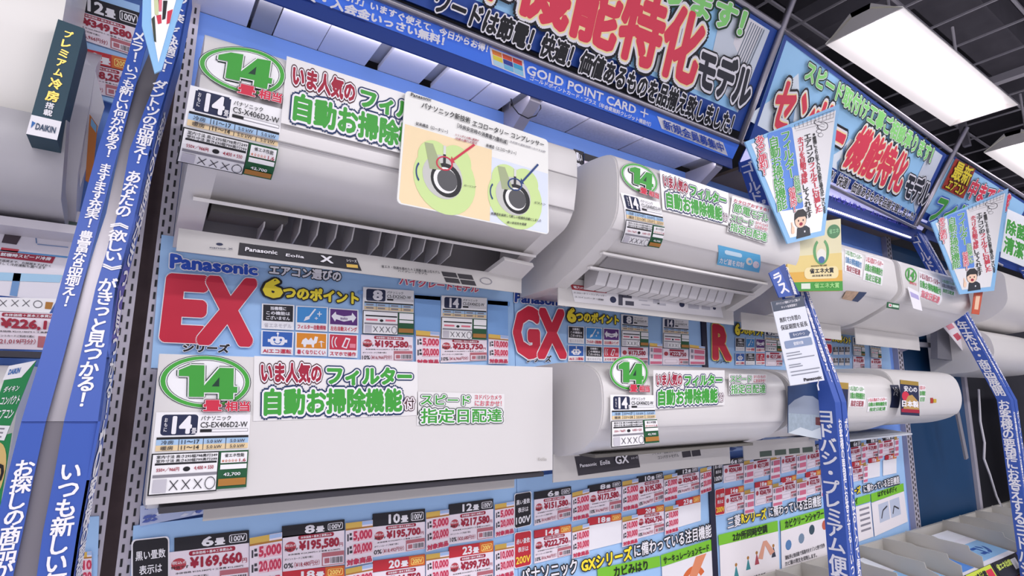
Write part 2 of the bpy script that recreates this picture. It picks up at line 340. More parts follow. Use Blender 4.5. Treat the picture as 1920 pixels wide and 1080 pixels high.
OW = [(BLACK, .13), (WHITE, .085)]; OY = [(BLACK, .155), (WHITE, .11), (M('#ffe9a8', .5), .07)]
# banner 1
t, q, b = banner([wF(-.5, 1), FP.px(1462, 60), FP.px(1388, 247), wF(-.5, 0)], 'long sloping banner with huge red letters at the top middle', mount=False)
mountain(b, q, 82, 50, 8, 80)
b.poly(q, [(86, 4), (97.6, 4), (97.6, 84), (88, 60)], M('#d9e2ec', .5)); b.poly(q, [(90, 4), (96, 4), (95.5, 45), (91, 30)], WHITE)
for k in range(7): b.line(q, 93 + k * .55, 6, 92.6 + k * .55, 44, .22, M('#7d8894', .5), .22)
def T4(b, base, cs, t, m, ol=(), bold=.02, step=.00016, off=.006):
    q = Q(base, cs, step=step, off=off); b.text(q, 0, 0, 100, 100, t, m, ol, bold)
RED2 = M('#e5425a', .5); GRN2 = M('#8fe07c', .5)
T4(b, FP, [(985, -100), (1322, 36), (1292, 160), (960, 18)], '能機能特化'[1:], RED2, OY, .045)
T4(b, FP, [(900, -150), (975, -108), (948, 12), (880, -20)], '単', RED2, OY, .045)
T4(b, FP, [(1312, 88), (1412, 130), (1394, 202), (1300, 158)], 'モデル', M('#2b2c36', .5), [(BLACK, .16), (WHITE, .12)], .055)
T4(b, FP, [(1190, -75), (1396, 22), (1382, 68), (1180, -25)], '承ります！', GRN2, [(M('#123c1e', .5), .15), (WHITE, .08)], .045)
T4(b, FP, [(820, -22), (1372, 214), (1362, 250), (806, 20)], 'ワードは節電！快適！価値あるものを品揃え致しました！', BLACK, [(WHITE, .11)], .045, off=.008)
b.build('printed_sheet', t)
rail(t, wF(-.5, 1.03), FP.px(1466, 54), .011, ALU); rail(t, wF(-.5, -.03) + [0, -.01, 0], FP.px(1380, 268) + [0, -.01, 0], .009, ALU); 
rail(t, FP.px(1487, -12) + [0, -.01, 0], FP.px(1381, 270) + [0, -.01, 0], .012, ALU, 'corner_post')
# banner 2
t, q, b = banner([FP.px(1471, 64), FP.px(1774, 290), FP.px(1710, 424), FP.px(1404, 262)], 'sloping banner with red letters below the nearer ceiling light')
b.poly(q, [(88, 4), (97.6, 4), (97.6, 84), (88, 60)], M('#d9e2ec', .5))
T4(b, FP, [(1512, 112), (1748, 276), (1738, 306), (1503, 148)], 'スピード取付け工事ご相談承ります！', GRN2, [(M('#123c1e', .5), .15), (WHITE, .08)], .045)
T4(b, FP, [(1462, 150), (1592, 222), (1562, 303), (1437, 232)], 'センサー', RED2, OY, .045)
T4(b, FP, [(1613, 236), (1702, 294), (1680, 360), (1573, 306)], '機能特化', RED2, OY, .045)
T4(b, FP, [(1702, 322), (1744, 344), (1730, 384), (1688, 366)], 'モデル', M('#2b2c36', .5), [(BLACK, .16), (WHITE, .12)], .055)
T4(b, FP, [(1530, 305), (1712, 399), (1706, 413), (1522, 327)], 'は節電！快適！価値あるものを品揃え致しました！', BLACK, [(WHITE, .1)], .03, off=.008)
b.build('printed_sheet', t)
rail(t, FP.px(1466, 54), FP.px(1782, 283), .011, ALU); rail(t, FP.px(1384, 268) + [0, -.01, 0], FP.px(1712, 428) + [0, -.01, 0], .008, ALU)
rail(t, FP.px(1808, 240) + [0, -.01, 0], FP.px(1712, 424) + [0, -.01, 0], .013, ALU, 'corner_post')
b = MB(); b.bar(wF(3.42, 1.0) + [.0, 0, 0], (3.42, -.36, 3.3), .03, .03, ALU, (1, 0, 0)); b.build('hanger_post', t)
# banner 3
t, q, b = banner([FP.px(1788, 292), FP.px(1930, 383), FP.px(1872, 492), FP.px(1716, 412)], 'sloping banner with a gold box and green letters at the right', mount=False)
T4(b, FP, [(1789, 296), (1826, 316), (1803, 372), (1762, 352)], '■', M('#b03a2c', .5), (), 0, off=.004)
T4(b, FP, [(1792, 300), (1822, 316), (1810, 348), (1778, 332)], '最新', YEL, [(M('#5a3a14', .5), .08)], .03)
T4(b, FP, [(1777, 336), (1806, 350), (1800, 367), (1767, 351)], 'エアコン', YEL, [(M('#5a3a14', .5), .08)], .03)
T4(b, FP, [(1822, 334), (1892, 366), (1882, 396), (1806, 368)], '中まで体感', RED2, [(BLACK, .12), (WHITE, .08)], .04)
T4(b, FP, [(1762, 366), (1850, 400), (1838, 440), (1734, 412)], 'フィルター', M('#4fb64a', .5), [(M('#2f6ad0', .5), .12), (WHITE, .08)], .05)
b.build('printed_sheet', t)
rail(t, FP.px(1786, 284), FP.px(1935, 378), .011, ALU); rail(t, FP.px(1716, 418) + [0, -.01, 0], FP.px(1875, 498) + [0, -.01, 0], .008, ALU)
# ---------------------------------------------------------------- lit fascia strips under the banners
VF = Plane((0, -.152, 2.484), (0, -.046, -.03)); LIP = Plane((0, -.15, 2.46), (0, -1, 0))
VM = M('#3f6fd6', .45, emit=.28, noise=.02, name='lit_blue'); VD = M('#24408a', .5); LOGO = [M(c, .5) for c in ('#f08a3c', '#e05a3c', '#d8483c', '#f0e04a', '#3a4aa0', '#48b0d8', '#bfe6f4', '#7cc8ee', '#9ad6f0')]
def valance(x0, x1, label):
    t = thing('fascia_strip', ((x0 + x1) / 2, -.15, 2.44), label, 'sign')
    b = MB(); b.sweep([(-.15, 2.447), (-.15, 2.482), (-.182, 2.532), (-.177, 2.532), (-.145, 2.484), (-.145, 2.447)], x0, x1, VD, smooth=False); b.build('light_box', t)
    return t
t = valance(-.3, 1.745, 'blue lit fascia strip advertising a point card below the first banner')
b = MB(); q = Q(VF, [(-.3, -.182, 2.53), (1.745, -.182, 2.53), (1.745, -.1515, 2.485), (-.3, -.1515, 2.485)], off=.001); VF2 = Plane((0, -.152, 2.484), (0, -.046, -.031)); b.rect(q, 0, 0, 100, 100, VM)
V_ = lambda cs, s, m, **k: T4(b, VF2, cs, s, m, off=.003, **k)
V_([(640, -18), (914, 84), (911, 98), (637, -4)], '発行」いますぐ使えて、今日からお得！', WHITE, bold=.04)
V_([(572, -21), (832, 69), (829, 85), (566, -4)], '貨・入会金いっさい無料！', WHITE, bold=.05)
q = Q(VF2, [(917, 88), (981, 113), (985, 147), (922, 121)], off=.002); b.rect(q, 0, 0, 100, 100, WHITE)
for i in range(9): b.rect(q, 6 + (i % 3) * 30, 8 + (i // 3) * 29, 34 + (i % 3) * 30, 35 + (i // 3) * 29, LOGO[i])
V_([(988, 120), (1214, 206), (1212, 222), (985, 137)], 'GOLD POINT CARD ＋', WHITE, bold=.03)
V_([(993, 141), (1219, 229), (1217, 237), (991, 149)], 'ゴールドポイントカード・プラス（年会費無料クレジット機能付）', WHITE, bold=.03)
q = Q(VF2, [(1231, 217), (1355, 267), (1364, 292), (1240, 241)], off=.002); b.rect(q, 0, 0, 100, 100, WHITE)
V_([(1240, 223), (1352, 268), (1357, 286), (1245, 241)], '新規会員募集中', M('#2a4fb4', .5), bold=.025)
b.build('printed_face', t)
t = valance(1.79, 3.4, 'blue lit fascia strip below the second banner with a bead light')
b = MB(); q = Q(VF, [(1.79, -.182, 2.53), (3.4, -.182, 2.53), (3.4, -.1515, 2.485), (1.79, -.1515, 2.485)], off=.001); b.rect(q, 0, 0, 100, 100, M('#c9c8f4', .4, emit=.5, noise=0))
V_([(1560, 362), (1704, 424), (1698, 440), (1554, 382)], 'いますぐ使えて、今日からお得！無料！', M('#5a58c8', .5), bold=.03)
b.build('printed_face', t)
b = MB()
for i in range(70): x = 1.98 + i * .018; b.box(x, x + .008, -.160, -.154, 2.414, 2.421, M('#fdf4ff', .4, emit=2, noise=0))
s = b.build('light_beads', t); s['kind'] = 'stuff'
b = MB(); b.box(1.95, 3.3, -.15, -.13, 2.41, 2.447, VD); b.build('lower_lip', t)
valance(3.45, 5.2, 'blue fascia strip below the third banner')
# ================================================================ blue poles with printed strips
def yz(z):  # depth of the front of the poles at a height: straight below, leaning back above
    return -.44 if z < 1.6 else -.44 + (z - 1.6) * .25
UP = Plane((0, -.44, 1.6), (0, -1, -.25 * -1 * -1)); UP = Plane((0, -.44, 1.6), np.cross((1, 0, 0), (0, .25, 1)) * (1 if np.cross((1, 0, 0), (0, .25, 1))[1] < 0 else -1)); LO = Plane((0, -.44, 1.0), (0, -1, 0))
def ribbon(b, plane, L, R_, mat, th=.004):
    """a long strip given by its left and right edges (lists of image points on the plane)"""
    A = [plane.px(*p) for p in L]; B = [plane.px(*p) for p in R_]
    for i in range(len(A) - 1):
        f = [A[i], B[i], B[i + 1], A[i + 1]]; b.hexa(f, [p - plane.n * th for p in f], mat)
    return A, B
t = thing('sign_pole', (-.09, -.44, 0), 'near left blue pole with two printed strips in front of the slotted uprights', 'pole', 'blue poles between the bays')
def strip(t, name, segs):
    b = MB()
    for pl, L, R_ in segs: ribbon(b, pl, L, R_, POLEB)
    return b
def col(b, pl, p, q, s, wpx, mat=WHITE, off=.0012, x=None, bold=.03):
    P, R_ = pl.px(*p), pl.px(*q); hd = pl.px(p[0] + 10, p[1]) - pl.px(p[0], p[1]); hd[1] = 0; hd[2] = 0; m = abs(pl.px(q[0] + wpx / 2, (p[1] + q[1]) / 2)[0] - pl.px(q[0] - wpx / 2, (p[1] + q[1]) / 2)[0])
    b.vtext(pl, P, R_, s, m, mat, off)
b = strip(t, '', [(UP, [(275, -20), (236, 114), (183, 280), (131, 469), (76, 670), (40, 790)], [(310, -20), (272, 95), (225, 270), (172, 469), (119, 670), (86, 790)]),
                  (LO, [(40, 790), (12, 900), (-12, 1000), (-34, 1100)], [(86, 790), (62, 900), (42, 1000), (20, 1100)])])
col(b, UP, (262, 60), (252, 118), 'メラ！', 24); col(b, UP, (250, 124), (202, 296), 'いつも新しい何かがある！', 24); col(b, UP, (200, 308), (166, 428), 'ますます充実！', 24); col(b, UP, (164, 434), (122, 576), '豊富な品揃え！', 25)
col(b, LO, (50, 862), (-12, 1150), 'お探しの商品がみつ', 38); b.build('printed_strip', t)
b = strip(t, '', [(UP, [(338, -20), (314, 100), (273, 200), (243, 280), (221, 400), (179, 540), (150, 670), (120, 790)], [(359, -20), (336, 100), (307, 200), (285, 280), (258, 400), (221, 540), (205, 670), (189, 790)]),
                  (LO, [(120, 790), (100, 900), (80, 1000), (66, 1100)], [(189, 790), (168, 900), (150, 1000), (135, 1100)])])
col(b, UP, (346, -18), (306, 136), 'モット楽しく快適に！', 25); col(b, UP, (302, 152), (258, 308), 'ダントツの品揃え！', 27); col(b, UP, (254, 322), (228, 408), 'あなたの', 28); col(b, UP, (226, 414), (208, 512), '《欲しい》', 32); col(b, UP, (205, 522), (152, 764), 'がきっと見つかる！', 34)
col(b, LO, (136, 868), (98, 1110), 'いつも新しい何', 40); b.build('printed_strip', t)
b = MB(); ribbon(b, Plane(UP.P0 + [0, .012, 0], UP.n), [(330, -20), (246, 180), (199, 400), (153, 540), (112, 690), (84, 790)], [(350, -20), (300, 180), (240, 400), (185, 560), (160, 670), (125, 790)], METAL, .01)
ribbon(b, Plane(LO.P0 + [0, .012, 0], LO.n), [(84, 790), (60, 900), (40, 1000), (18, 1100)], [(125, 790), (104, 900), (84, 1000), (70, 1100)], METAL, .01); b.build('metal_post', t)
# narrow side face of the near pole
b = MB()
fr = [UP.px(*p) for p in ((359, -20), (336, 100), (307, 200), (285, 280), (258, 400), (221, 540), (205, 670), (189, 790))] + [LO.px(*p) for p in ((168, 900), (150, 1000), (135, 1100))]
bk = [f + np.array([.006, .06, 0]) for f in fr]
for i in range(len(fr) - 1): b.hexa([fr[i], bk[i], bk[i + 1], fr[i + 1]], [p + np.array([-.003, 0, 0]) for p in (fr[i], bk[i], bk[i + 1], fr[i + 1])], POLEB)
for i in range(2, 10):
    m0, m1 = fr[i] * .5 + bk[i] * .5, fr[i + 1] * .5 + bk[i + 1] * .5
    pl = Plane(m0, np.cross(bk[i] - fr[i], fr[i + 1] - fr[i]) * (1 if np.cross(bk[i] - fr[i], fr[i + 1] - fr[i])[0] > 0 else -1))
    b.vtext(pl, m0, m1, ('お探し', 'の商品', 'がきっ', 'と見つ', 'かる！', 'お', '客様', 'の要望')[i - 2], .045, WHITE, .001, hdir=bk[i] - fr[i])
b.build('side_face', t)
# middle and right poles
def pole(xl, xr, ypx, label, texts, zmax=2.47, dy=0, lean=.25, d=.06, zmin=.7, small=None):
    t = thing('sign_pole', ((xl + xr) / 2, -.42, 0), label, 'pole', 'blue poles between the bays'); Y = lambda z: -.44 + dy + max(0, z - 1.6) * lean
    F = [(Y(zmax), zmax), (Y(1.64), 1.64), (Y(1.6), 1.6), (Y(zmin), zmin)]
    b = MB()
    for (ya, za), (yb, zb) in zip(F, F[1:]): b.hexa([(xl, ya + d, za), (xl, ya, za), (xl, yb, zb), (xl, yb + d, zb)], [(xl + .004, ya + d, za), (xl + .004, ya, za), (xl + .004, yb, zb), (xl + .004, yb + d, zb)], POLEB)
    for z0, z1, s in texts:
        m = lambda z: (xl - .0005, Y(z) + d / 2, z); pl = PX(xl); b.vtext(pl, m(z0), m(z1), s, d * .78, WHITE, .001, hdir=(0, -1, 0))
    b.build('side_strip', t)
    wd = (xr - xl) * .42
    for k, x0 in enumerate((xl + .004, xr - wd)):
        b = MB()
        for (ya, za), (yb, zb) in zip(F, F[1:]): b.hexa([(x0, ya, za), (x0 + wd, ya, za), (x0 + wd, yb, zb), (x0, yb, zb)], [(x0, ya + .004, za), (x0 + wd, ya + .004, za), (x0 + wd, yb + .004, zb), (x0, yb + .004, zb)], POLEB)
        ss = small or ('お客様の要望にお答えする！いつも新しい何かがある！', 'ポイントカードはおトクで便利！豊富な品揃え！')
        b.vtext(PY(-.44 + dy), (x0 + wd / 2, Y(1.55), 1.55), (x0 + wd / 2, Y(.8), .8), ss[k], wd * .6, WHITE, .001)
        b.vtext(UP, (x0 + wd / 2, Y(2.42) - .002, 2.42), (x0 + wd / 2, Y(1.66) - .002, 1.66), ss[1 - k], wd * .6, WHITE, .001); b.build('printed_strip', t)
    b = MB(); xm = (xl + xr) / 2
    for (ya, za), (yb, zb) in zip(F, F[1:]): b.hexa([(xm - .012, ya + .004, za), (xm + .012, ya + .004, za), (xm + .012, yb + .004, zb), (xm - .012, yb + .004, zb)], [(xm - .012, ya + .03, za), (xm + .012, ya + .03, za), (xm + .012, yb + .03, zb), (xm - .012, yb + .03, zb)], METAL)
    b.build('metal_post', t); return t
pole(1.765, 1.835, 0, 'middle blue pole hung with a grey leaflet between the second and third units', [(2.46, 2.30, 'ゴールド'), (2.30, 2.05, 'ポイントカード'), (2.05, 1.90, 'プラス'), (1.75, 1.66, '！'), (1.575, 1.16, 'ヨドバシ・プレミアム'), (1.15, .85, '便利でお得な')])
pole(3.34, 3.43, 0, 'right blue pole in front of the dark empty display end', [(2.46, 2.25, 'ゴールド'), (2.25, 2.0, 'ポイントカード'), (1.98, 1.83, '年末は'), (1.83, 1.62, '・商品展開'), (1.60, 1.16, 'お客様の要望にお答え'), (1.16, .84, 'するヨドバシ')], dy=.0, zmin=.5, lean=.33, d=.05)
pole(4.9, 5.0, 0, 'farthest blue pole cut off by the right edge of the picture', [(2.46, 2.1, 'ゴールドポイント'), (2.1, 1.7, 'カードプラス')], dy=.0, zmin=.5)
# ================================================================ air conditioners
def offset_prof(pts, d):
    p = np.array(pts, float); out = []
    for i in range(len(p)):
        a = p[max(i - 1, 0)]; c = p[min(i + 1, len(p) - 1)]; e = (c - a) / np.linalg.norm(c - a); n = np.array([e[1], -e[0]]); out.append(tuple(p[i] + n * d))
    return out
def bevel(o, w_=.004):
    m = o.modifiers.new('edge', 'BEVEL'); m.width = w_; m.segments = 2; m.limit_method = 'ANGLE'; m.angle_limit = .8; m.use_clamp_overlap = True
def unit(x0, x1, pts, r, label, panel=None, notch=None, group='white wall air conditioners on display', back=0, mat=None):
    """pts: side outline from the top back over the front to the bottom back"""
    t = thing('air_conditioner', ((x0 + x1) / 2, back, min(p[1] for p in pts)), label, 'air conditioner', group); mat = mat or ACW; pts = [(min(y, -.045), z) for y, z in pts]
    if abs(pts[-1][1] - pts[-2][1]) < 1e-6 and pts[-1][0] == pts[-2][0]: pts = pts[:-1]; r = list(r[:-2]) + [0]
    full = rounded(pts, r)
    if notch:
        e = .045
        for xa, xb in ((x0, x0 + e), (x1 - e, x1)): b = MB(); b.sweep(full, xa, xb, mat); o = b.build('side_shell', t); bevel(o)
        i, j, cav = notch; op = rounded(pts[:i + 1], r[:i + 1]) + list(cav) + list(pts[j:]); b = MB(); b.sweep(op, x0 + e, x1 - e, mat, cap=False); b.build('body', t)
        mi = [pts[i]] + list(cav) + [pts[j]]; b = MB(); b.sweep([(y, z - .0006) for y, z in mi], x0 + e, x1 - e, ACDK, cap=False, closed=False); b.build('air_outlet', t)
    else:
        b = MB(); b.sweep(full, x0, x1, mat); o = b.build('body', t); bevel(o)
    P = Prof(full)
    if panel:
        a0, a1, th = panel; aa = [a for a in P.a if a0 < a < a1]; aa = [a0] + aa + [a1]
        ln = [(np.interp(a, P.a, P.p[:, 0]), np.interp(a, P.a, P.p[:, 1])) for a in aa]; outer = offset_prof(ln, th)
        b = MB(); b.sweep(outer + ln[::-1], x0 + .003, x1 - .003, mat); o = b.build('front_panel', t); bevel(o, .0015)
        P2 = Prof(offset_prof(full, th + .0003)); return t, P2, full
    return t, Prof(offset_prof(full, .0005)), full
ACDK = M('#6d6a6c', .6, noise=.05, name='outlet_plastic'); FIN = M('#b9b6b6', .35); PLATE = M('#c9c6c3', .5, noise=.02)
def plate(parent, x0, x1, z0, z1, y, tilt=0, name='label_plate'):
    q = Q(Plane((0, y, z0), (0, -1, 0)), [(x0, y, z1), (x1, y, z1), (x1, y + tilt, z0), (x0, y + tilt, z0)]); q = Q(Plane((0, y, z0), np.cross(np.array([1, 0, 0]), q.c[3] - q.c[0])), q.c)
    if q.base.n[1] > 0: q.base.n = -q.base.n
    b = MB(); b.slab(q, .003, PLATE); return b, q
# ---- stickers
def digits14(b, q, a0, b0, a1, b1):
    one = [(0, .16), (.2, 0), (.42, 0), (.42, .93), (.17, .93), (.17, .33), (0, .33)]
    four = [(.68, .06), (.93, .06), (.93, .62), (1, .62), (1, .8), (.93, .8), (.93, 1), (.68, 1), (.68, .8), (.40, .8), (.40, .64)]
    hole = [(.68, .34), (.68, .62), (.55, .62)]; T = lambda p: [(a0 + x * (a1 - a0), b0 + y * (b1 - b0)) for x, y in p]
    for w_, m in ((7, OLINE), (4.4, STK)):
        for pl in (one, four):
            P_ = T(pl)
            for i in range(len(P_)): p0, p1 = P_[i], P_[(i + 1) % len(P_)]; b.line(q, *p0, *p1, w_ * .7, m, w_)
    b.poly(q, T(one), GREEN); b.poly(q, T(four), GREEN); b.poly(q, T(hole), OLINE)
def oval14(P, cs, parent, label=None):
    q = Q(P, cs, step=.00012, off=.0018 if isinstance(P, Prof) else .0006); b = MB()
    def e(rx, ry, m):
        pts = [(50 + rx * math.cos(t), 48 + ry * math.sin(t)) for t in np.arange(40) * 2 * math.pi / 40]; b.poly(q, pts, m)
    e(50.3, 49.6, STK); b.ring(q, 50, 48, 50.3, 49.6, .9, 1.3, OLINE); b.ring(q, 50, 48, 48.6, 47.4, 5, 6, GRN3); b.ring(q, 50, 48, 42.4, 40, .7, 1, OLINE)
    digits14(b, q, 20, 18, 84, 80)
    b.text(q, 47, 82, 66, 101, '畳', RED, [(M('#5a1424', .5), .12), (WHITE, .07)], .04); b.text(q, 71, 84, 98, 101, '相当', RED, [(M('#5a1424', .5), .12), (WHITE, .07)], .04)
    return b.build('size_sticker', parent, label)
STK = M('#f6f5f6', .25, noise=0); STB = M('#eae8e7', .28, noise=0); GRN3 = M('#46a83e', .35)
def banner_stk(P, cs, parent):
    q = Q(P, cs, step=.00012, off=.0018 if isinstance(P, Prof) else .0006); b = MB(); b.rect(q, -1, -3, 101, 104, STB)
    ro = [(M('#4a1222', .5), .18), (WHITE, .12)]; go = [(M('#16305e', .5), .2), (WHITE, .13)]
    b.text(q, 3, 8, 37, 40, 'いま人気の', DRED, ro, .05); b.text(q, 41, 12, 96, 43, 'フィルター', GREEN, go, .06)
    b.text(q, 5, 52, 89, 94, '自動お掃除機能', GREEN, go, .05); b.text(q, 91, 70, 98, 91, '付', DRED, ro, .03)
    return b.build('feature_sticker', parent)
def speed_stk(P, cs, parent, extra=False):
    q = Q(P, cs, step=.00012, off=.0018 if isinstance(P, Prof) else .0006); b = MB(); b.rect(q, -1, -3, 101, 103, STB); go = [(OLINE, .15), (WHITE, .1)]; y = 0
    if extra:
        b.text(q, 4, 4, 95, 14, 'カタログおすすめ！', RED, [(WHITE, .05)], .02); b.text(q, 6, 18, 48, 42, '節電', GREEN, go, .03); b.text(q, 52, 20, 96, 42, 'モデル', GREEN, go, .03); y = 48
    s = (100 - y) / 100
    b.text(q, 3, y + 6 * s, 58, y + 38 * s, 'スピード', GREEN, go, .03); b.text(q, 64, y + 2 * s, 97, y + 18 * s, 'ヨドバシカメラ', RED, [(WHITE, .05)], .02); b.text(q, 64, y + 22 * s, 97, y + 40 * s, 'におまかせ！', RED, [(WHITE, .05)], .02)
    b.text(q, 3, y + 50 * s, 97, y + 96 * s, '指定日配達', GREEN, go, .03); return b.build('delivery_sticker', parent)
LG = M('#3a3840', .5, noise=0)
def spec(b, q, big, model, detail=True, maker='パナソニック'):
    """the size and running cost label"""
    b.rect(q, 0, 0, 100, 100, STK); b.rrect(q, 6, 3, 43, 29, 4, 4, NAVY)
    b.text(q, 18 if len(big) > 1 else 20, 6, 36, 26, big, WHITE, (), .05)
    b.text(q, 46, 5, 78, 11, maker, BLACK, (), .01); b.text(q, 46, 13, 97 if detail else 94, 20, model, BLACK, (), .01)
    b.rect(q, 46, 22, 58, 26, BLACK); b.rect(q, 58, 22, 98, 26, GREY); b.rect(q, 58.6, 22.6, 97.5, 25.4, STK)
    b.rect(q, 3, 31, 99, 34, BLACK); b.rect(q, 3, 34, 99, 41, SKYB); b.rect(q, 3, 41, 99, 48, BEIGE)
    for a in (25, 50, 74): b.rect(q, a, 34, a + .7, 48, LG)
    if detail:
        b.text(q, 8, 35, 20, 40, '冷房', LG); b.text(q, 8, 42, 20, 47, '暖房', LG); b.text(q, 28, 35, 46, 40, '11〜17', BLACK, (), .02); b.text(q, 28, 42, 46, 47, '11〜14', BLACK, (), .02)
        b.text(q, 9, 7, 12, 12, 'お', WHITE); b.text(q, 9, 13, 12, 18, 'も', WHITE); b.text(q, 9, 19, 12, 24, 'に', WHITE); b.text(q, 37, 20, 42, 27, '畳', WHITE)
        for a in (54, 79):
            for c in (35, 42): b.text(q, a, c + .6, a + 16, c + 4.6, '5.0 kW', LG)
    else:
        for a in (6, 28, 54, 79):
            for c in (36, 43): b.rect(q, a, c, a + 14, c + 3, GREY)
    b.rect(q, 0, 50.5, 68, 101, BLACK); b.rect(q, 1.4, 52, 67, 99.5, STK); b.rect(q, 68, 50.5, 100, 99, DKGREEN)
    b.rect(q, 5, 60, 66, 63, BLACK) if not detail else b.rect(q, 4, 62.5, 66, 65, BLACK)
    if detail:
        b.text(q, 5, 53, 66, 57, '室内寸法 高さ295幅798奥行249', BLACK, (), .02); b.text(q, 5, 58, 66, 61.8, '室外寸法 高さ630幅799奥行299', BLACK, (), .02)
        b.text(q, 6, 68, 28, 73, '550×／966円', DRED, (), .02); b.ell(q, 35.5, 71, 3.6, 3, BLACK, 16); b.text(q, 43, 68, 63, 73, '4,400 × 550', DRED, (), .02)
    else: b.rect(q, 6, 68, 28, 72, PINK); b.ell(q, 35.5, 71, 3.6, 3, BLACK, 12); b.rect(q, 43, 68, 63, 72, PINK)
    b.rect(q, 3, 76.5, 67, 80, GREY); b.rect(q, 4, 82, 17, 98, M('#c9c6ce', .5))
    for k in range(3):
        a = 20 + k * 12; b.line(q, a, 84, a + 8, 96, 1, LG, 1); b.line(q, a + 8, 84, a, 96, 1, LG, 1)
    b.ring(q, 60.5, 90, 5.5, 8, .8, 1, LG, 20)
    b.rect(q, 70, 52.5, 98.5, 66, STK); b.rect(q, 70, 68, 98.5, 74, STK); b.rect(q, 69, 86, 98.5, 95, BROWN)
    if detail:
        b.text(q, 74, 54, 95, 58.5, '省エネ性能', BLACK, (), .02); b.text(q, 71, 61, 88, 65, '★☆☆☆☆', M('#c8602c', .5)); b.text(q, 90, 61, 97, 65, '1.6', DRED, (), .02); b.text(q, 74, 78.5, 92, 83, '42,700', WHITE, (), .02)
def spec_stk(P, cs, parent, big, model, detail=True):
    q = Q(P, cs, step=.00012, off=.0018 if isinstance(P, Prof) else .0006); b = MB(); spec(b, q, big, model, detail); return b.build('spec_label', parent)
# ---- unit 1 : upper left, opened
ptsX = [(0, 2.18), (-.30, 2.213), (-.364, 2.213), (-.366, 2.13), (-.354, 2.055), (-.327, 2.018), (-.205, 1.972), (-.085, 1.925), (-.05, 1.905), (0, 1.905)]
rX = [0, .05, .035, .02, .03, .02, 0, 0, .01, 0]
x0, x1 = .003, .80
t, P, full = unit(x0, x1, ptsX, rX, 'large white air conditioner at upper left with its air outlet open', None, (6, 7, [(-.20, 2.02), (-.10, 2.00)]))
b = MB(); b.sweep(offset_prof([(-.366, 2.13), (-.354, 2.055), (-.352, 2.05)], .0005) + [(-.35, 2.05), (-.364, 2.13)], x0 + .001, x1 - .001, M('#e2dfde', .35)); b.build('lower_front', t)
for z in (2.131, 2.052):
    b = MB(); y = -.3668 if z > 2.1 else -.3545; b.box(x0, x1, y - .0006, y + .003, z - .0012, z + .0012, M('#9b9899', .6)); b.build('panel_seam', t)
V1 = PY(-.21)
b = MB(); b.hexa([(.02, -.222, 1.966), (.02, -.20, 1.974), (.02, -.198, 1.968), (.02, -.22, 1.960)], [(.785, -.222, 1.966), (.785, -.20, 1.974), (.785, -.198, 1.968), (.785, -.22, 1.96)], ACW); b.build('air_vane', t)
for k in range(7):
    b = MB(); x = .10 + .075 * k + (.02 if k else 0) ; x = .115 + k * .052; b.box(x + .04, x + .08, -.218, -.205, 1.985, 1.990, DARK); b.build('vane_hinge', t)
fx = [V1.px(px, 400 + (px - 500) * .16)[0] for px in (503, 537, 571, 605, 640, 672, 723, 753, 781, 808, 835, 860)]
for x in fx:
    b = MB(); b.hexa([(x, -.185, 1.985), (x, -.11, 1.985), (x, -.095, 1.928), (x, -.165, 1.945)], [(x + .003, -.185, 1.985), (x + .003, -.11, 1.985), (x + .003, -.095, 1.928), (x + .003, -.165, 1.945)], FIN); b.build('louver_fin', t)
b = MB(); b.box(x0 + .05, .19, -.19, -.11, 1.955, 1.978, M('#55524f', .6)); b.build('outlet_cover', t)
b = MB(); b.hexa([(.70, -.20, 1.955), (.79, -.20, 1.95), (.79, -.12, 1.915), (.68, -.12, 1.92)], [(.70, -.205, 1.945), (.79, -.205, 1.94), (.79, -.125, 1.905), (.68, -.125, 1.91)], ACW); b.build('hanging_flap', t)
b, q = plate(t, x0 + .003, .79, 1.878, 1.922, -.15, .0)
b.poly(q, [(14, 28), (17, 26), (17, 44), (14, 46)], STK)
S = lambda cs, s, m=WHITE, **k: T4(b, q.base, cs, s, m, off=.002, **k)
q2 = Q(q.base, [(449, 455), (668, 484), (678, 508), (446, 478)], off=.001); b.rect(q2, 0, 0, 100, 100, M('#25232b', .4))
S([(460, 464), (519, 471), (519, 478), (459, 471)], 'Panasonic', bold=.03); S([(536, 476), (569, 480), (569, 485), (535, 481)], 'Eolia'); S([(601, 480), (621, 482), (623, 494), (601, 491)], 'X', bold=.04); S([(648, 486), (667, 488), (668, 493), (649, 491)], 'シリーズ'); 
q2 = Q(q.base, [(649, 495), (670, 497), (671, 503), (650, 501)], off=.0015); b.rect(q2, 0, 0, 100, 100, GOLD)
S([(393, 463), (436, 466), (436, 469), (393, 466)], 'nanoe X', NAVY); q2 = Q(q.base, [(405, 455), (418, 456), (418, 461), (405, 460)], off=.001); b.ell(q2, 50, 50, 50, 50, NAVY, 14)
S([(714, 497), (823, 509), (824, 514), (714, 502)], '省エネ・快適を極めたＡＩ搭載の最上位モデル', LG); S([(745, 506), (800, 512), (800, 516), (745, 510)], 'ハイグレードモデル', LG)
for k in range(4):
    a, c = k % 2, k // 2; q2 = Q(q.base, [(827 + a * 30 + c * 5, 509 + a * 4 + c * 11), (854 + a * 30 + c * 5, 512 + a * 4 + c * 11), (858 + a * 30 + c * 5, 521 + a * 4 + c * 11), (831 + a * 30 + c * 5, 518 + a * 4 + c * 11)], off=.001); b.rect(q2, 0, 0, 100, 100, M('#333036', .5))
q2 = Q(q.base, [(899, 519), (922, 522), (923, 535), (900, 532)], off=.001); b.ring(q2, 50, 50, 50, 50, 8, 10, GREY)
b.build('label_plate', t)
XF = Plane((0, -.3672, 0), (0, -1, 0)); oval14(XF, [(378, 78), (541, 102), (528, 196), (366, 156)], t)
c0 = XF.px(541, 110)
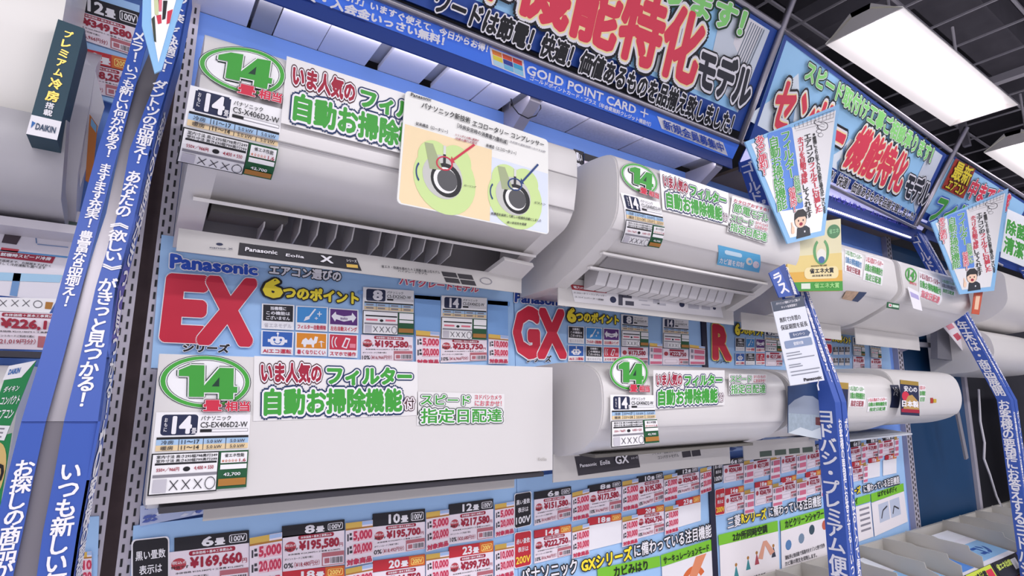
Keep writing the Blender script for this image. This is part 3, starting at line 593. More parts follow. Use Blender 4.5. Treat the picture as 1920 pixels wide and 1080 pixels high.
banner_stk(XF, [c0, c0 + [.325, 0, 0], c0 + [.325, 0, -.118], c0 + [0, 0, -.118]], t)
spec_stk(P, [(357, 160), (529, 205), (508, 334), (331, 297)], t, '14', 'CS-X406D2-W')
# ---- compressor board leaning on unit 1
CB = Plane((0, -.378, 2.0), (0, -1, 0)); cs = [(759, 166), (1030, 262), (1029, 440), (744, 381)]
q = Q(CB, cs); b = MB()
corn = []
for cx, cy, t0 in ((96.5, 5, -90), (97.5, 96, 0), (2.5, 96, 90), (3, 5, 180)):
    for k in range(4): a = math.radians(t0 + k * 30); corn.append((cx + 2.5 * math.cos(a), cy + 4 * math.sin(a)))
b.slab(q, .003, M('#f1f1ec', .5), corn)
q.k = 2; b.poly(q, [(1.5, 31), (57, 30), (57, 99), (2.5, 99), (1, 96)], M('#f6dfb4', .55)); b.rect(q, 57, 37, 99, 99, M('#dfe7f4', .55)); LGR = M('#cfe79c', .55)
S = lambda cs, s, m=LG, **k: T4(b, CB, cs, s, m, off=.0015, step=.0001, **k)
S([(770, 175), (808, 186), (807, 191), (769, 181)], 'Panasonic', BLACK, bold=.03)
S([(791, 192), (881, 222), (880, 233), (789, 203)], 'パナソニック新技術', BLACK); S([(886, 226), (1019, 268), (1018, 277), (884, 237)], 'エコロータリー コンプレッサー', BLACK, bold=.02)
S([(857, 232), (951, 264), (950, 272), (856, 240)], '［冷房安定時の消費電力量削減］', LG); S([(955, 264), (1022, 284), (1021, 287), (954, 267)], '冷房時の運転時間における比較', GREY)
S([(779, 229), (839, 245), (838, 252), (778, 235)], '従来構造（ロータリー）', LG); S([(911, 270), (967, 285), (966, 292), (910, 276)], '新構造（エコロータリー）', LG)
S([(853, 251), (897, 263), (896, 267), (852, 255)], 'シリンダとの間に隙間が', DRED); S([(853, 258), (894, 268), (893, 272), (852, 262)], '冷媒の漏れが発生', DRED)
def rotor(cx, cy, r, ringm, ax):
    X = lambda dx, dy: (cx + dx * r, cy + dy * r)
    def disc(dx, dy, rr, m, n=28, sk=.22):
        qq = Q(CB, [X(dx - rr * .92, dy - rr * 1.0 - sk * rr), X(dx + rr * .92, dy - rr * 1.0 + sk * rr), X(dx + rr * .92, dy + rr + sk * rr), X(dx - rr * .92, dy + rr - sk * rr)], off=disc.o); disc.o += .0001; b.ell(qq, 50, 50, 50, 50, m, n)
    disc.o = .0007
    for dx, dy, rr in ((0, .2, 2.05), (-.6, -1.1, 1.1), (.7, -.9, 1.0)): disc(dx, dy, rr, LGR)
    qq = Q(CB, [X(-1.2, -2.1), X(-.7, -2.0), X(-.1, -.4), X(-.9, -.5)], off=.0013); b.rect(qq, 0, 0, 100, 100, M('#a9b48c', .6))
    disc(-.12, .0, 1.32, M('#c9c9c4', .5)); disc(0.1, .2, 1.02, BLACK); disc(.05, .2, .78, M('#f3f3f0', .5)); disc(.16, .2, .66, M('#4a4a4e', .4))
    qq = Q(CB, [X(-.07, -1.9), X(.09, -1.86), X(.07, -.7), X(-.09, -.74)], off=disc.o + .0001); b.rect(qq, 0, 0, 100, 45, M('#dcdcd8', .5)); b.rect(qq, 0, 45, 100, 100, M('#26262a', .5))
    qq = Q(CB, [X(-.52, -1.32), X(.5, -1.18), X(.5, -.3), X(-.52, -.44)], off=disc.o + .0003); b.ring(qq, 50, 50, 50, 50, 9, 9, ringm)
    qq = Q(CB, [X(ax[0], ax[1]), X(ax[0] + .1, ax[1] + .1), X(.58, -.98), X(.5, -1.1)], off=disc.o + .0004); b.rect(qq, 0, 0, 100, 100, ringm)
    qq = Q(CB, [X(.42, -1.25), X(.62, -.85), X(.42, -.85), X(.36, -.9)], off=disc.o + .0004); b.rect(qq, 0, 0, 100, 100, ringm)
    qq = Q(CB, [X(-1.75, -1.1), X(-1.2, -1.0), X(-1.2, .5), X(-1.75, .4)], off=disc.o + .0002); b.ring(qq, 90, 50, 90, 50, 14, 10, BLUEO, 14, 130, 230)
rotor(833, 332, 31, RED, (1.75, -2.0)); rotor(965, 368, 27, BLUEO, (1.55, -2.25))
S([(920, 398), (1014, 412), (1013, 417), (919, 403)], '新構造を採用して新しい低損失圧縮にしました', LG, bold=.02); S([(950, 415), (986, 419), (985, 424), (949, 419)], '高い安定性を発揮', LG, bold=.02)
S([(870, 346), (892, 350), (891, 353), (869, 350)], 'ローリング', LG); S([(1002, 378), (1022, 382), (1021, 386), (1001, 382)], 'ピストン', LG)
b.build('explainer_board', label='cream board showing two compressor cutaway diagrams leaning on the upper left unit', cat='sign board')
# ---- unit 2 : upper middle
ptsG = [(0, 2.175), (-.34, 2.195), (-.43, 2.185), (-.442, 2.14), (-.438, 2.04), (-.415, 2.005), (-.30, 1.938), (-.20, 1.895), (-.04, 1.885), (0, 1.885)]
rG = [0, .06, .04, .03, .03, .02, 0, 0, .01, 0]
def arc_at(P, z):  # first arc length at which the outline falls to z on the front
    k = np.argmin(P.p[:, 0] + 0 * P.p[:, 1]); i = [i for i in range(len(P.p) - 1) if P.p[i + 1][1] <= z and P.p[i][0] < -.1 and P.p[i][1] >= z][0]
    f = (P.p[i][1] - z) / max(P.p[i][1] - P.p[i + 1][1], 1e-9); return P.a[i] + f * P.L[i]
x0, x1 = .858, 1.632
PP = Prof(rounded(ptsG, rG)); t, P, full = unit(x0, x1, ptsG, rG, 'white air conditioner at upper middle between the compressor board and the blue pole', (.12, arc_at(PP, 2.045), .004), (6, 7, [(-.29, 1.97), (-.19, 1.945)]))
for y_, z_ in ((-.352, 1.962), (-.305, 1.934)):
    b = MB(); b.box(x0 + .03, x1 - .05, y_ - .006, y_ + .006, z_ - .004, z_ + .002, ACW); b.build('air_vane', t)
b = MB(); b.hexa([(x0 + .06, -.345, 1.9585), (x0 + .06, -.31, 1.9385), (x1 - .08, -.31, 1.9385), (x1 - .08, -.345, 1.9585)], [(x0 + .06, -.345, 1.966), (x0 + .06, -.31, 1.946), (x1 - .08, -.31, 1.946), (x1 - .08, -.345, 1.966)], M('#8f8c8e', .5)); b.build('air_slot', t)
for k in range(14):
    b = MB(); x = x0 + .10 + k * .042; b.hexa([(x, -.275, 1.955), (x, -.21, 1.955), (x, -.205, 1.898), (x, -.25, 1.905)], [(x + .036, -.275, 1.955), (x + .036, -.21, 1.955), (x + .036, -.205, 1.898), (x + .036, -.25, 1.905)], M('#dcdadc', .3)); b.build('louver_fin', t)
b, q = plate(t, x0 + .015, x1 - .005, 1.848, 1.925, -.2, 0); S = lambda cs, s, m=LG, **k: T4(b, q.base, cs, s, m, off=.002, **k)
q2 = Q(q.base, [(1069, 533), (1350, 570), (1356, 596), (1077, 566)], off=.0008); b.rect(q2, 0, 0, 100, 100, M('#e6e4e6', .5))
q2 = Q(q.base, [(1069, 533), (1135, 541), (1137, 550), (1072, 543)], off=.0012); b.rect(q2, 0, 0, 100, 100, M('#a8343c', .5)); S([(1073, 536), (1132, 543), (1133, 548), (1074, 541)], '電力の見える化搭載', WHITE)
S([(1074, 547), (1135, 554), (1136, 557), (1074, 550)], 'エコロータリーコンプレッサー'); S([(1076, 555), (1130, 561), (1130, 564), (1076, 558)], 'エコインバーター搭載')
for cx, cy, w_ in ((1149, 562, 6), (1278, 571, 5), (1339, 578, 3)): q2 = Q(q.base, [(cx - w_, cy - w_ * 1.1), (cx + w_, cy - w_ * .9), (cx + w_, cy + w_ * 1.1), (cx - w_, cy + w_ * .9)], off=.0012); b.ell(q2, 50, 50, 50, 50, NAVY, 16)
for cx, cy, w_, h_ in ((1163, 560, 4, 12), (1175, 552, 9, 6), (1180, 568, 8, 4), (1205, 563, 8, 1), (1210, 571, 8, 1), (1230, 565, 6, 4), (1240, 570, 8, 2), (1300, 572, 10, 6), (1323, 575, 8, 5)): q2 = Q(q.base, [(cx - w_, cy - h_), (cx + w_, cy - h_ + w_ * .2), (cx + w_, cy + h_ + w_ * .2), (cx - w_, cy + h_)], off=.0012); b.rect(q2, 0, 0, 100, 100, M('#4a4a58', .5) if w_ * h_ > 30 and cx < 1200 else M('#bdbcc4', .5))
b.build('label_plate', t)
b = MB(); b.box(x1 - .06, x1 + .01, -.19, -.15, 1.885, 1.895, M('#e8e4f8', .3, emit=1.2, noise=0)); b.build('display_lamp', t)
GF = Plane((0, -.4475, 0), (0, -1, 0)); oval14(GF, [(1164, 297), (1234, 320), (1232, 374), (1163, 350)], t); banner_stk(GF, [(1238, 321), (1364, 363), (1365, 421), (1243, 391)], t); speed_stk(GF, [(1373, 369), (1444, 390), (1437, 456), (1364, 433)], t, True)
spec_stk(P, [(1162, 361), (1235, 379), (1234, 463), (1162, 451)], t, '14', 'CS-GX406D2-W')
q = Q(P, [(1346, 459), (1425, 478), (1423, 511), (1344, 496)], off=.0006); b = MB(); b.rect(q, 0, 0, 100, 100, M('#5fb0dc', .4)); b.text(q, 4, 55, 60, 88, 'カビ菌を抑制', WHITE, (), .02); b.rrect(q, 14, 14, 54, 34, 5, 8, M('#cfe8f6', .5)); b.ell(q, 72, 45, 8, 20, M('#d9d0c8', .5), 18); b.ell(q, 89, 55, 8, 20, M('#ded0d8', .5), 18); b.build('blue_sticker', t)
# ---- unit 3 : lower left (flat panel)
x0, x1 = .0, .798
ptsE = [(0, 1.675), (-.235, 1.675), (-.245, 1.66), (-.245, 1.46), (-.235, 1.435), (-.06, 1.415), (0, 1.415)]
t, P, full = unit(x0 + .004, x1 - .004, ptsE, [0, .01, 0, 0, .02, .01, 0], 'flat fronted white air conditioner at lower left with the largest green 14 oval')
EF = PY(-.27); cs = [(301, 665), (1035, 690), (1035, 880), (275, 945)]; b = MB(); q = Q(EF, cs); b.slab(q, .022, ACW); o = b.build('front_panel', t); bevel(o, .0015)
b = MB(); b.box(.02, .78, -.262, -.205, 1.432, 1.442, M('#3b3940', .5)); b.build('air_slot', t)
b, q = plate(t, .09, .74, 1.401, 1.432, -.20, 0); q2 = Q(q.base, [(433, 938), (700, 915), (700, 920), (433, 944)], off=.0008); b.rect(q2, 0, 0, 100, 100, M('#35323a', .5)); b.build('label_plate', t)
E2 = Plane((0, -.2705, 0), (0, -1, 0))
oval14(E2, [(299, 664), (471, 670), (469, 769), (297, 769)], t); banner_stk(E2, [(480, 671), (780, 681), (781, 775), (478, 785)], t); speed_stk(E2, [(784, 736), (944, 740), (944, 793), (783, 796)], t)
spec_stk(E2, [(293, 773), (470, 772), (461, 914), (276, 928)], t, '14', 'CS-EX406D2-W')
b = MB(); T4(b, E2, [(1008, 858), (1024, 858), (1024, 863), (1008, 863)], 'Eolia', M('#b9b5b0', .5), off=.001); b.build('brand_mark', t)
# acrylic sheet lying on unit 3
b = MB(); q = Q(PZ(1.684), [(.1, .0, 1.684), (.43, -.05, 1.684), (.43, -.24, 1.684), (.03, -.22, 1.684)]); b.slab(q, .004, M('#b9c8ec', .15, noise=.1)); b.build('clear_sheet', label='glossy pale blue sheet lying on top of the lower left unit', cat='sheet')
# ---- unit 4 : lower middle (rounded)
ptsL = [(0, 1.685), (-.24, 1.70), (-.335, 1.685), (-.368, 1.655), (-.372, 1.585), (-.358, 1.535), (-.30, 1.487), (-.21, 1.465), (0, 1.455)]
rL = [0, .06, .04, .03, .04, .04, .04, .02, 0]
x0, x1 = .865, 1.618; PP = Prof(rounded(ptsL, rL))
t, P, full = unit(x0, x1, ptsL, rL, 'rounded white air conditioner at lower middle under the second price board', (.2, arc_at(PP, 1.585), .0035))
b = MB(); b.box(x0 + .05, x1 - .06, -.29, -.23, 1.468, 1.476, M('#6b6862', .5)); b.build('air_slot', t)
b, q = plate(t, x0 - .005, 1.575, 1.402, 1.47, -.195, .0); S = lambda cs, s, m=WHITE, **k: T4(b, q.base, cs, s, m, off=.002, **k)
q2 = Q(q.base, [(1077, 856), (1194, 842), (1200, 876), (1084, 892)], off=.0008); b.rect(q2, 0, 0, 100, 100, M('#35323a', .5))
S([(1085, 870), (1116, 866), (1117, 872), (1086, 876)], 'Panasonic'); S([(1123, 864), (1141, 861), (1142, 869), (1124, 872)], 'Eolia'); S([(1151, 855), (1175, 852), (1177, 867), (1153, 870)], 'GX', bold=.03); S([(1181, 857), (1193, 855), (1194, 859), (1182, 861)], 'シリーズ')
S([(1220, 847), (1276, 840), (1277, 846), (1221, 853)], 'フィルター自動掃除で清潔な', LG); S([(1231, 855), (1270, 850), (1271, 856), (1232, 861)], 'コンパクトモデル', LG)
for k in range(4): a, c = k % 2, k // 2; q2 = Q(q.base, [(1278 + a * 18, 834 + c * 13 - a * 2), (1294 + a * 18, 832 + c * 13 - a * 2), (1296 + a * 18, 843 + c * 13 - a * 2), (1280 + a * 18, 845 + c * 13 - a * 2)], off=.0008); b.rect(q2, 0, 0, 100, 100, M('#35323a', .5))
b.build('label_plate', t)
LF = Plane((0, -.3775, 0), (0, -1, 0)); oval14(LF, [(1142, 666), (1215, 668), (1215, 734), (1142, 733)], t); banner_stk(LF, [(1226, 696), (1357, 696), (1357, 757), (1226, 765)], t); speed_stk(LF, [(1367, 702), (1436, 703), (1436, 738), (1367, 740)], t)
FL = Plane((0, -.38, 0), (0, -1, 0)); spec_stk(FL, [(1144, 740), (1225, 741), (1234, 830), (1144, 838)], t, '14', 'CS-GX406D2-W')
# ---- units of the right bay
def simple_unit(x0, x1, pts, r, label, seam, n_st=True):
    PP = Prof(rounded(pts, r)); return unit(x0, x1, pts, r, label, (.15, arc_at(PP, seam), .003))
ptsR = [(0, 2.16), (-.33, 2.165), (-.385, 2.15), (-.39, 2.02), (-.34, 1.97), (-.20, 1.90), (0, 1.89)]; rR = [0, .04, .03, .02, .04, .05, 0]
t, P, full = simple_unit(1.85, 2.415, ptsR, rR, 'white air conditioner right of the yellow award box, nearer of the far upper pair', 2.02)
def far_stk(P, cs, parent, name, cols, seed=1):
    q = Q(P, cs, off=.0008); b = MB(); R = random.Random(seed); b.rect(q, 0, 0, 100, 100, STK)
    b.text(q, 4, 4, 96, 28, 'いま人気のフィルター', cols[0], (), .02); b.text(q, 4, 34, 96, 62, '自動お掃除機能付', cols[1], (), .03); b.text(q, 10, 70, 90, 96, '指定日配達', cols[2 % len(cols)], (), .02)
    b.build(name, parent)
far_stk(P, [(1583, 466), (1616, 478), (1615, 520), (1583, 508)], t, 'feature_sticker', (GREEN, M('#4a88b8', .5), DRED)); far_stk(P, [(1622, 478), (1656, 489), (1653, 536), (1617, 525)], t, 'delivery_sticker', (RED, GREEN, GREEN), 2)
q = Q(P, [(1586, 545), (1625, 548), (1608, 566), (1578, 560)], off=.001); b = MB(); b.rect(q, 0, 0, 60, 100, M('#c0a288', .5, noise=.5, scale=60)); b.rect(q, 62, 0, 100, 100, M('#39486a', .5)); b.build('picture_sticker', t)
b, q = plate(t, 1.7, 2.38, 1.84, 1.90, -.18, 0); b.build('label_plate', t)
t, P, full = simple_unit(2.46, 3.16, ptsR, rR, 'white air conditioner crowded with stickers, farther of the far upper pair', 2.02)
far_stk(P, [(1722, 508), (1762, 524), (1760, 572), (1720, 556)], t, 'feature_sticker', (DRED, GREEN, PINK), 3); far_stk(P, [(1765, 522), (1793, 530), (1790, 556), (1764, 548)], t, 'delivery_sticker', (GREEN, GREY, GREEN), 4)
q = Q(P, [(1697, 499), (1719, 506), (1717, 536), (1696, 529)], off=.001); b = MB(); b.ring(q, 50, 45, 50, 45, 9, 10, GRN3); b.text(q, 25, 20, 75, 68, '14', GREEN, (), .04); b.text(q, 40, 84, 100, 100, '畳相当', RED); b.build('size_sticker', t)
q = Q(PY(-.40), [(1701, 537), (1722, 548), (1729, 583), (1712, 578)], off=.001); b = MB(); b.slab(q, .001, WHITE); b.rect(q, 10, 20, 90, 45, M('#b8b0e0', .3)); b.build('paper_tag', t)
q = Q(PY(-.41), [(1663, 566), (1686, 570), (1685, 581), (1662, 577)], off=.001); b = MB(); b.slab(q, .001, DKGREEN); b.rect(q, 14, 25, 38, 75, WHITE); b.ell(q, 26, 50, 7, 16, RED, 12); b.rect(q, 44, 30, 95, 70, M('#cfe6cf', .5)); b.build('flag_tag', t)
b, q = plate(t, 2.5, 3.13, 1.83, 1.90, -.18, 0); b.build('label_plate', t)
ptsS = [(0, 1.70), (-.28, 1.70), (-.355, 1.675), (-.368, 1.58), (-.34, 1.52), (-.22, 1.475), (0, 1.465)]; rS = [0, .05, .05, .04, .05, .05, 0]
t, P, full = simple_unit(1.665, 2.375, ptsS, rS, 'white air conditioner behind the middle blue pole, lower row', 1.56)
far_stk(P, [(1590, 722), (1619, 724), (1620, 764), (1590, 763)], t, 'feature_sticker', (GREEN, GREEN, DRED), 5); far_stk(P, [(1625, 746), (1662, 744), (1662, 770), (1625, 772)], t, 'delivery_sticker', (RED, GREEN, GREEN), 6)
q = Q(P, [(1668, 722), (1684, 722), (1684, 765), (1668, 764)], off=.001); b = MB(); b.rect(q, 0, 0, 100, 100, NAVY); b.text(q, 20, 10, 80, 50, '冷', WHITE); b.build('navy_sticker', t)
b, q = plate(t, 1.70, 2.15, 1.40, 1.462, -.16, 0)
for k in range(4): q2 = q.sub(20 + k * 20, 60, 36 + k * 20, 90); b.rect(q2, 0, 0, 100, 100, M('#4b5a50', .5))
b.build('label_plate', t)
t, P, full = simple_unit(2.44, 3.10, [(0, 1.725), (-.25, 1.725), (-.32, 1.705), (-.335, 1.60), (-.31, 1.53), (-.2, 1.49), (0, 1.48)], rS, 'white air conditioner beside the empty blue end, lower row', 1.575)
far_stk(P, [(1722, 722), (1734, 722), (1733, 754), (1722, 754)], t, 'feature_sticker', (RED, GREEN, GREEN), 7); q = Q(P, [(1744, 746), (1755, 746), (1755, 756), (1744, 756)], off=.001); b = MB(); b.rect(q, 0, 0, 45, 100, M('#b03a2c', .5)); b.rect(q, 50, 20, 100, 90, M('#c8a82c', .5)); b.build('tiny_sticker', t)
# price tray under it
b = MB(); q = Q(PZ(1.46), [(2.1, -.05, 1.457), (2.95, -.05, 1.46), (2.74, -.26, 1.46), (2.12, -.27, 1.455)]); b.slab(q, .006, M('#c7ccd6', .4, noise=.15, scale=20)); b.build('paper_tray', label='flat tray of papers under the lower unit beside the empty end', cat='tray')
# cards clipped on the right bay units
def card(name, base, cs, label, cat, mat, draw=None, th=.002, group=None):
    q = Q(base, cs, off=0); b = MB(); b.slab(q, th, mat)
    if draw: draw(b, q)
    return b.build(name, label=label, cat=cat, group=group)
def d(b, q):
    b.rect(q, 0, 0, 100, 12, GOLD); b.rect(q, 2, 12, 98, 96, NAVY); b.ell(q, 26, 46, 20, 14, RED, 20); b.poly(q, [(22, 62), (40, 44), (62, 40), (98, 60), (98, 92), (6, 92)], M('#b99656', .5)); b.text(q, 18, 16, 90, 32, '安心の', WHITE, (), .03); b.text(q, 6, 58, 94, 76, '日本製', WHITE, [(M('#6a4a20', .5), .06)], .04); b.rect(q, 0, 82, 100, 92, DRED)
card('country_card', PY(-.40), [(1688, 712), (1722, 716), (1724, 780), (1690, 778)], 'navy and gold card with a red disc on the lower far unit', 'card', NAVY, d)
def d(b, q):
    b.rect(q, 0, 0, 100, 60, M('#27406a', .5)); pts = [(0, 58)] + [(i * 8, 44 - 22 * math.sin(i * .42) + (i % 2) * 3) for i in range(13)] + [(100, 58)]; b.poly(q, [(0, 60), (0, 42), (16, 30), (40, 22), (64, 24), (84, 34), (100, 50), (100, 60)], M('#8d97a8', .5)); b.rect(q, 0, 58, 100, 100, M('#9aa8b4', .5, noise=.3, scale=60))
    b.poly(q, [(0, 100), (30, 84), (60, 88), (100, 74), (100, 100)], M('#c9d2d8', .5)); b.rect(q, 70, 62, 100, 76, M('#6a3a38', .5))
card('picture_card', PY(-.39), [(1478, 724), (1548, 716), (1550, 826), (1478, 812)], 'dark blue and grey sea picture card left of the middle pole, lower row', 'picture', M('#27406a', .5), d)
card('gold_card', PY(-.385), [(1566, 716), (1591, 718), (1588, 806), (1564, 802)], 'narrow navy card with a gold top just right of the middle pole', 'card', NAVY, lambda b, q: b.rect(q, 0, 0, 100, 14, GOLD))
# ---- unit at the far left (large, seen from its right end)
ptsD = [(0, 2.50), (-.20, 2.47), (-.26, 2.36), (-.27, 2.20), (-.25, 2.06), (-.17, 1.965), (-.03, 1.93), (0, 1.93)]; rD = [0, .08, .08, .05, .06, .06, .02, 0]
CREAM = M('#efece6', .35, name='cream_plastic', noise=.01)
t, P, full = unit(-1.0, -.19, ptsD, rD, 'large cream air conditioner cut off by the left edge', mat=CREAM)
b = MB(); b.sweep([(-.02, 1.93), (-.16, 1.955), (-.235, 2.05), (-.27, 2.04), (-.20, 1.93), (-.04, 1.90)], -1.0, -.165, M('#bdbbbf', .4)); b.build('lower_flap', t)
b = MB(); b.sweep([(-.01, 2.3), (-.10, 2.22), (-.13, 2.0), (-.06, 1.93), (-.01, 1.93)], -.19, -.155, M('#e4e1e6', .4)); b.build('end_bracket', t)
b = MB(); b.box(-1.0, -.14, -.13, 0, 1.89, 1.905, M('#d8d4da', .4)); b.build('mounting_shelf', t)
def d(b, q):
    b.rect(q, 0, 0, 100, 84, M('#1d4252', .5)); b.rect(q, 0, 84, 100, 100, WHITE)
    for i, ch in enumerate('プレミアム冷房'): s = 1 + (i > 4) * .35; y0 = 6 + i * 8.6 + max(0, i - 5) * 2.4; b.text(q, 50 - 15 * s, y0 + 1, 50 + 15 * s, y0 + 7.0 * s, ch, GOLD, (), .035)
    for i, ch in enumerate('搭載'): b.text(q, 36, 72 + i * 6 - 1, 64, 77 + i * 6 - 1, ch, WHITE, (), .03)
    b.poly(q, [(8, 89), (20, 90), (10, 95)], M('#2a6ab0', .5)); b.text(q, 24, 90, 88, 95, 'DAIKIN', M('#24405e', .5), (), .03)
BX = Plane((0, -.30, 0), (0, -1, 0)); cs = [(109, 36), (159, 54), (107, 263), (49, 251)]
q = Q(BX, cs); b = MB(); f = q.map([0, 100, 100, 0], [0, 0, 100, 100], 0); bk = f + np.array([.0, .07, 0]); b.hexa(list(f), list(bk), M('#1d4252', .5)); q = Q(BX, cs, off=.0003); d(b, q)
b.build('promotion_box', label='dark teal upright box with gold letters on the cream unit', cat='box')
# orange document seen edge-on behind it
b = MB(); q = Q(PY(-.12), [(168, 214), (183, 236), (172, 346), (160, 338)]); b.slab(q, .002, M('#c8742c', .5)); b.rect(q, 20, 2, 90, 14, M('#7fb4dc', .5)); b.build('orange_card', label='orange instruction card behind the teal box', cat='card')
b = MB(); q = Q(PY(-.10), [(146, 95), (178, 130), (196, 200), (150, 352)]); b.slab(q, .004, M('#dedbe2', .4)); b.build('white_bracket', label='pale plastic side bracket beside the cream unit', cat='bracket')
# far right units
t, P, full = unit(3.66, 4.4, [(0, 2.30), (-.3, 2.30), (-.40, 2.25), (-.40, 2.08), (-.3, 2.0), (0, 1.97)], [0, .05, .04, .05, .05, 0], 'white air conditioner at the right edge, upper row past the last pole')
t, P, full = unit(3.60, 4.4, [(0, 1.95), (-.2, 1.98), (-.32, 1.93), (-.34, 1.82), (-.26, 1.74), (0, 1.72)], [0, .05, .04, .05, .05, 0], 'white air conditioner at the right edge, lower row past the last pole')
# ================================================================ price boards on the wall
BLB = M('#a6cdf6', .45, noise=.03, scale=4, name='board_light_blue'); BY = PY(-.03); TAGY = Plane((0, -.034, 0), (0, -1, 0)); HATCH = M('#d8708c', .5); TAGP = M('#efe3ec', .55, noise=.02)
def price_card(head, hmat, title, volt, body, price, label, detail=2, blank=False, sub='10%', pay='（¥16,966円分）'):
    """head and body: six numbers (x left, top, bottom, x right, top, bottom)"""
    pl = TAGY; bq = q6(pl, *body); b = MB(); b.slab(bq, .002, TAGP if not blank else WHITE)
    if not blank:
        b.rrect(bq, 24, 3, 82, 15, 3, 5, DRED)
        if detail > 1:
            b.text(bq, 28, 5.5, 78, 12.5, '本体価格＋基本工事費込み', WHITE, (), .02); b.ell(bq, 12, 32, 9, 15, M('#b8404c', .5), 16); b.text(bq, 4, 24, 22, 32, '税込の', WHITE); b.text(bq, 3, 36, 24, 44, '特価です', BLACK, (), .02)
            b.text(bq, 8, 52, 92, 57, '本体価格 ¥154,580円＋工事費 ¥15,080円', BLACK, (), .01)
            b.text(bq, 3, 64, 48, 70, 'ポイントカードご利用で更に', BLACK, (), .01); b.text(bq, 2, 78, 16, 92, sub, BLACK, (), .02); b.text(bq, 18, 77, 58, 93, pay, DRED, (), .01)
        else: b.ell(bq, 12, 32, 8, 13, M('#b8404c', .5), 12); b.rect(bq, 26, 50, 90, 52, GREY); b.rrect(bq, 6, 66, 56, 90, 4, 6, M('#cfc2cc', .5)); b.rrect(bq, 8, 69, 54, 87, 4, 6, TAGP)
        b.text(bq, 26, 20, 90, 48, price, DRED, (), .05); b.text(bq, 91, 36, 97, 47, '円', DRED) if detail > 1 else None
        b.rect(bq, 62, 60, 99, 97, M('#b86a74', .5)); b.rect(bq, 63.5, 72, 98, 95, TAGP)
        for k in range(9): b.rect(bq, 76 + k * 2.3, 75, 77 + k * 2.3 + (k % 3) * .3, 92, LG)
        b.rect(bq, 66, 76, 74, 90, M('#b86a74', .5))
    o = b.build('price_card', label=label, cat='price card', group='price cards on the wall boards')
    if head:
        hq = q6(pl, *head); b = MB(); b.slab(hq, .002, hmat); k = 100 if len(title) < 3 else 100
        if detail > 0:
            b.text(hq, 30 if len(title) > 1 else 36, 18, 50, 86, title, WHITE, (), .035); b.text(hq, 53, 36, 66, 86, '畳', WHITE, (), .04)
            vm = WHITE if hmat is BLACK2 else M('#ffe27a', .5)
            if hmat is not BLACK2: b.rect(hq, 68, 0, 100, 100, M('#d8682c', .5))
            b.rrect(hq, 72, 20, 97, 84, 3, 12, vm); b.rrect(hq, 73, 25, 96, 79, 3, 12, hmat if hmat is BLACK2 else M('#d8682c', .5)); b.text(hq, 75, 33, 94, 72, volt, vm, (), .03)
        b.build('header_strip', o)
    return o
BLACK2 = M('#1c1a22', .5); RED3 = M('#c42a38', .5)
def coupon(body, v, label, detail=1):
    q = q6(Plane((0, -.037, 0), (0, -1, 0)), *body); b = MB(); b.slab(q, .001, TAGP)
    b.rect(q, 0, 0, 60, 13, GOLD); b.rect(q, 60, 1, 99, 9, M('#a9c4ec', .4)); b.rect(q, 0, 13, 100, 17, BROWN)
    for k, s in enumerate(v):
        y0 = 22 + k * 30
        if detail: b.rect(q, 6, y0 + 4, 11, y0 + 20, LG); b.rect(q, 14, y0 + 2, 22, y0 + 8, LG); b.rect(q, 14, y0 + 12, 24, y0 + 18, LG); b.rect(q, 27, y0 - 1, 98, y0 + 23, M('#f2c4d0', .5)); b.text(q, 29, y0, 96, y0 + 22, s, M('#c83858', .5), (), .05)
        else: b.rect(q, 8, y0, 24, y0 + 18, M('#908a98', .5)); b.rect(q, 30, y0, 95, y0 + 20, HATCH)
    b.text(q, 5, 84, 95, 97, '対象商品', M('#c83858', .5), (), .05) if detail else b.rect(q, 5, 84, 95, 96, HATCH)
    return b.build('coupon_slip', label=label, cat='coupon', group='coupon slips beside the price cards')
def tagbox(b, cs, mat, lines, pl=TAGY, vm=WHITE):
    q = q6(pl, *cs, off=.001); b.rrect(q, -4, -2, 104, 102, 10, 8, WHITE); b.rrect(q, 0, 0, 100, 100, 10, 8, mat)
    b.text(q, 8, 18, 92, 33, lines[0], WHITE, (), .02); b.text(q, 18, 42, 82, 57, lines[1], WHITE, (), .02); b.text(q, 6, 70, 94, 90, lines[2], vm, (), .03)
def board(name, cs, y, label, mat=None):
    pl = PY(y); q = Q(pl, cs); b = MB(); b.slab(q, .006, mat or BLB); return b, q
# ---- board under unit 3
b, q = board('', [(250, 986), (968, 898), (972, 1160), (236, 1240)], -.03, '')
TB = lambda b, cs, s, m, ol=(), bold=.03, pl=TAGY, off=.001: T4(b, pl, cs, s, m, ol, bold, step=.0001, off=off)
tagbox(b, (249, 1014, 1130, 315, 1007, 1118), BLACK2, ('黒い畳数', '表示は', '100V'))
MS = PY(-.031); q2 = Q(MS, [(263, 948), (384, 930), (384, 962), (262, 986)], off=.004); b.slab(q2, .005, M('#b8c4e4', .5)); R = random.Random(3)
for k in range(26): a = R.uniform(0, 88); y = R.uniform(5, 80); b.poly(q2, [(a, y + 14), (a + R.uniform(3, 8), y), (a + 12, y + R.uniform(0, 12)), (a + R.uniform(4, 9), y + 18)], M('#5468b4', .5) if k % 2 else M('#dfe4f4', .5))
b.build('price_board', label='light blue price board under the flat lower left unit', cat='board', group='light blue price boards')
price_card((327, 1009, 1034, 467, 994, 1018), BLACK2, '6', '100V', (316, 1036, 1112, 467, 1018, 1094), '¥169,660', 'largest price card, ¥169,660, at the bottom left beside the black note', sub='10%')
price_card((529, 987, 1009, 646, 974, 994), BLACK2, '8', '100V', (530, 1006, 1072, 646, 993, 1065 - 7), '¥195,580', 'price card ¥195,580, second in the black headed row under the flat unit', sub='0%', pay='（¥18,480円分）')
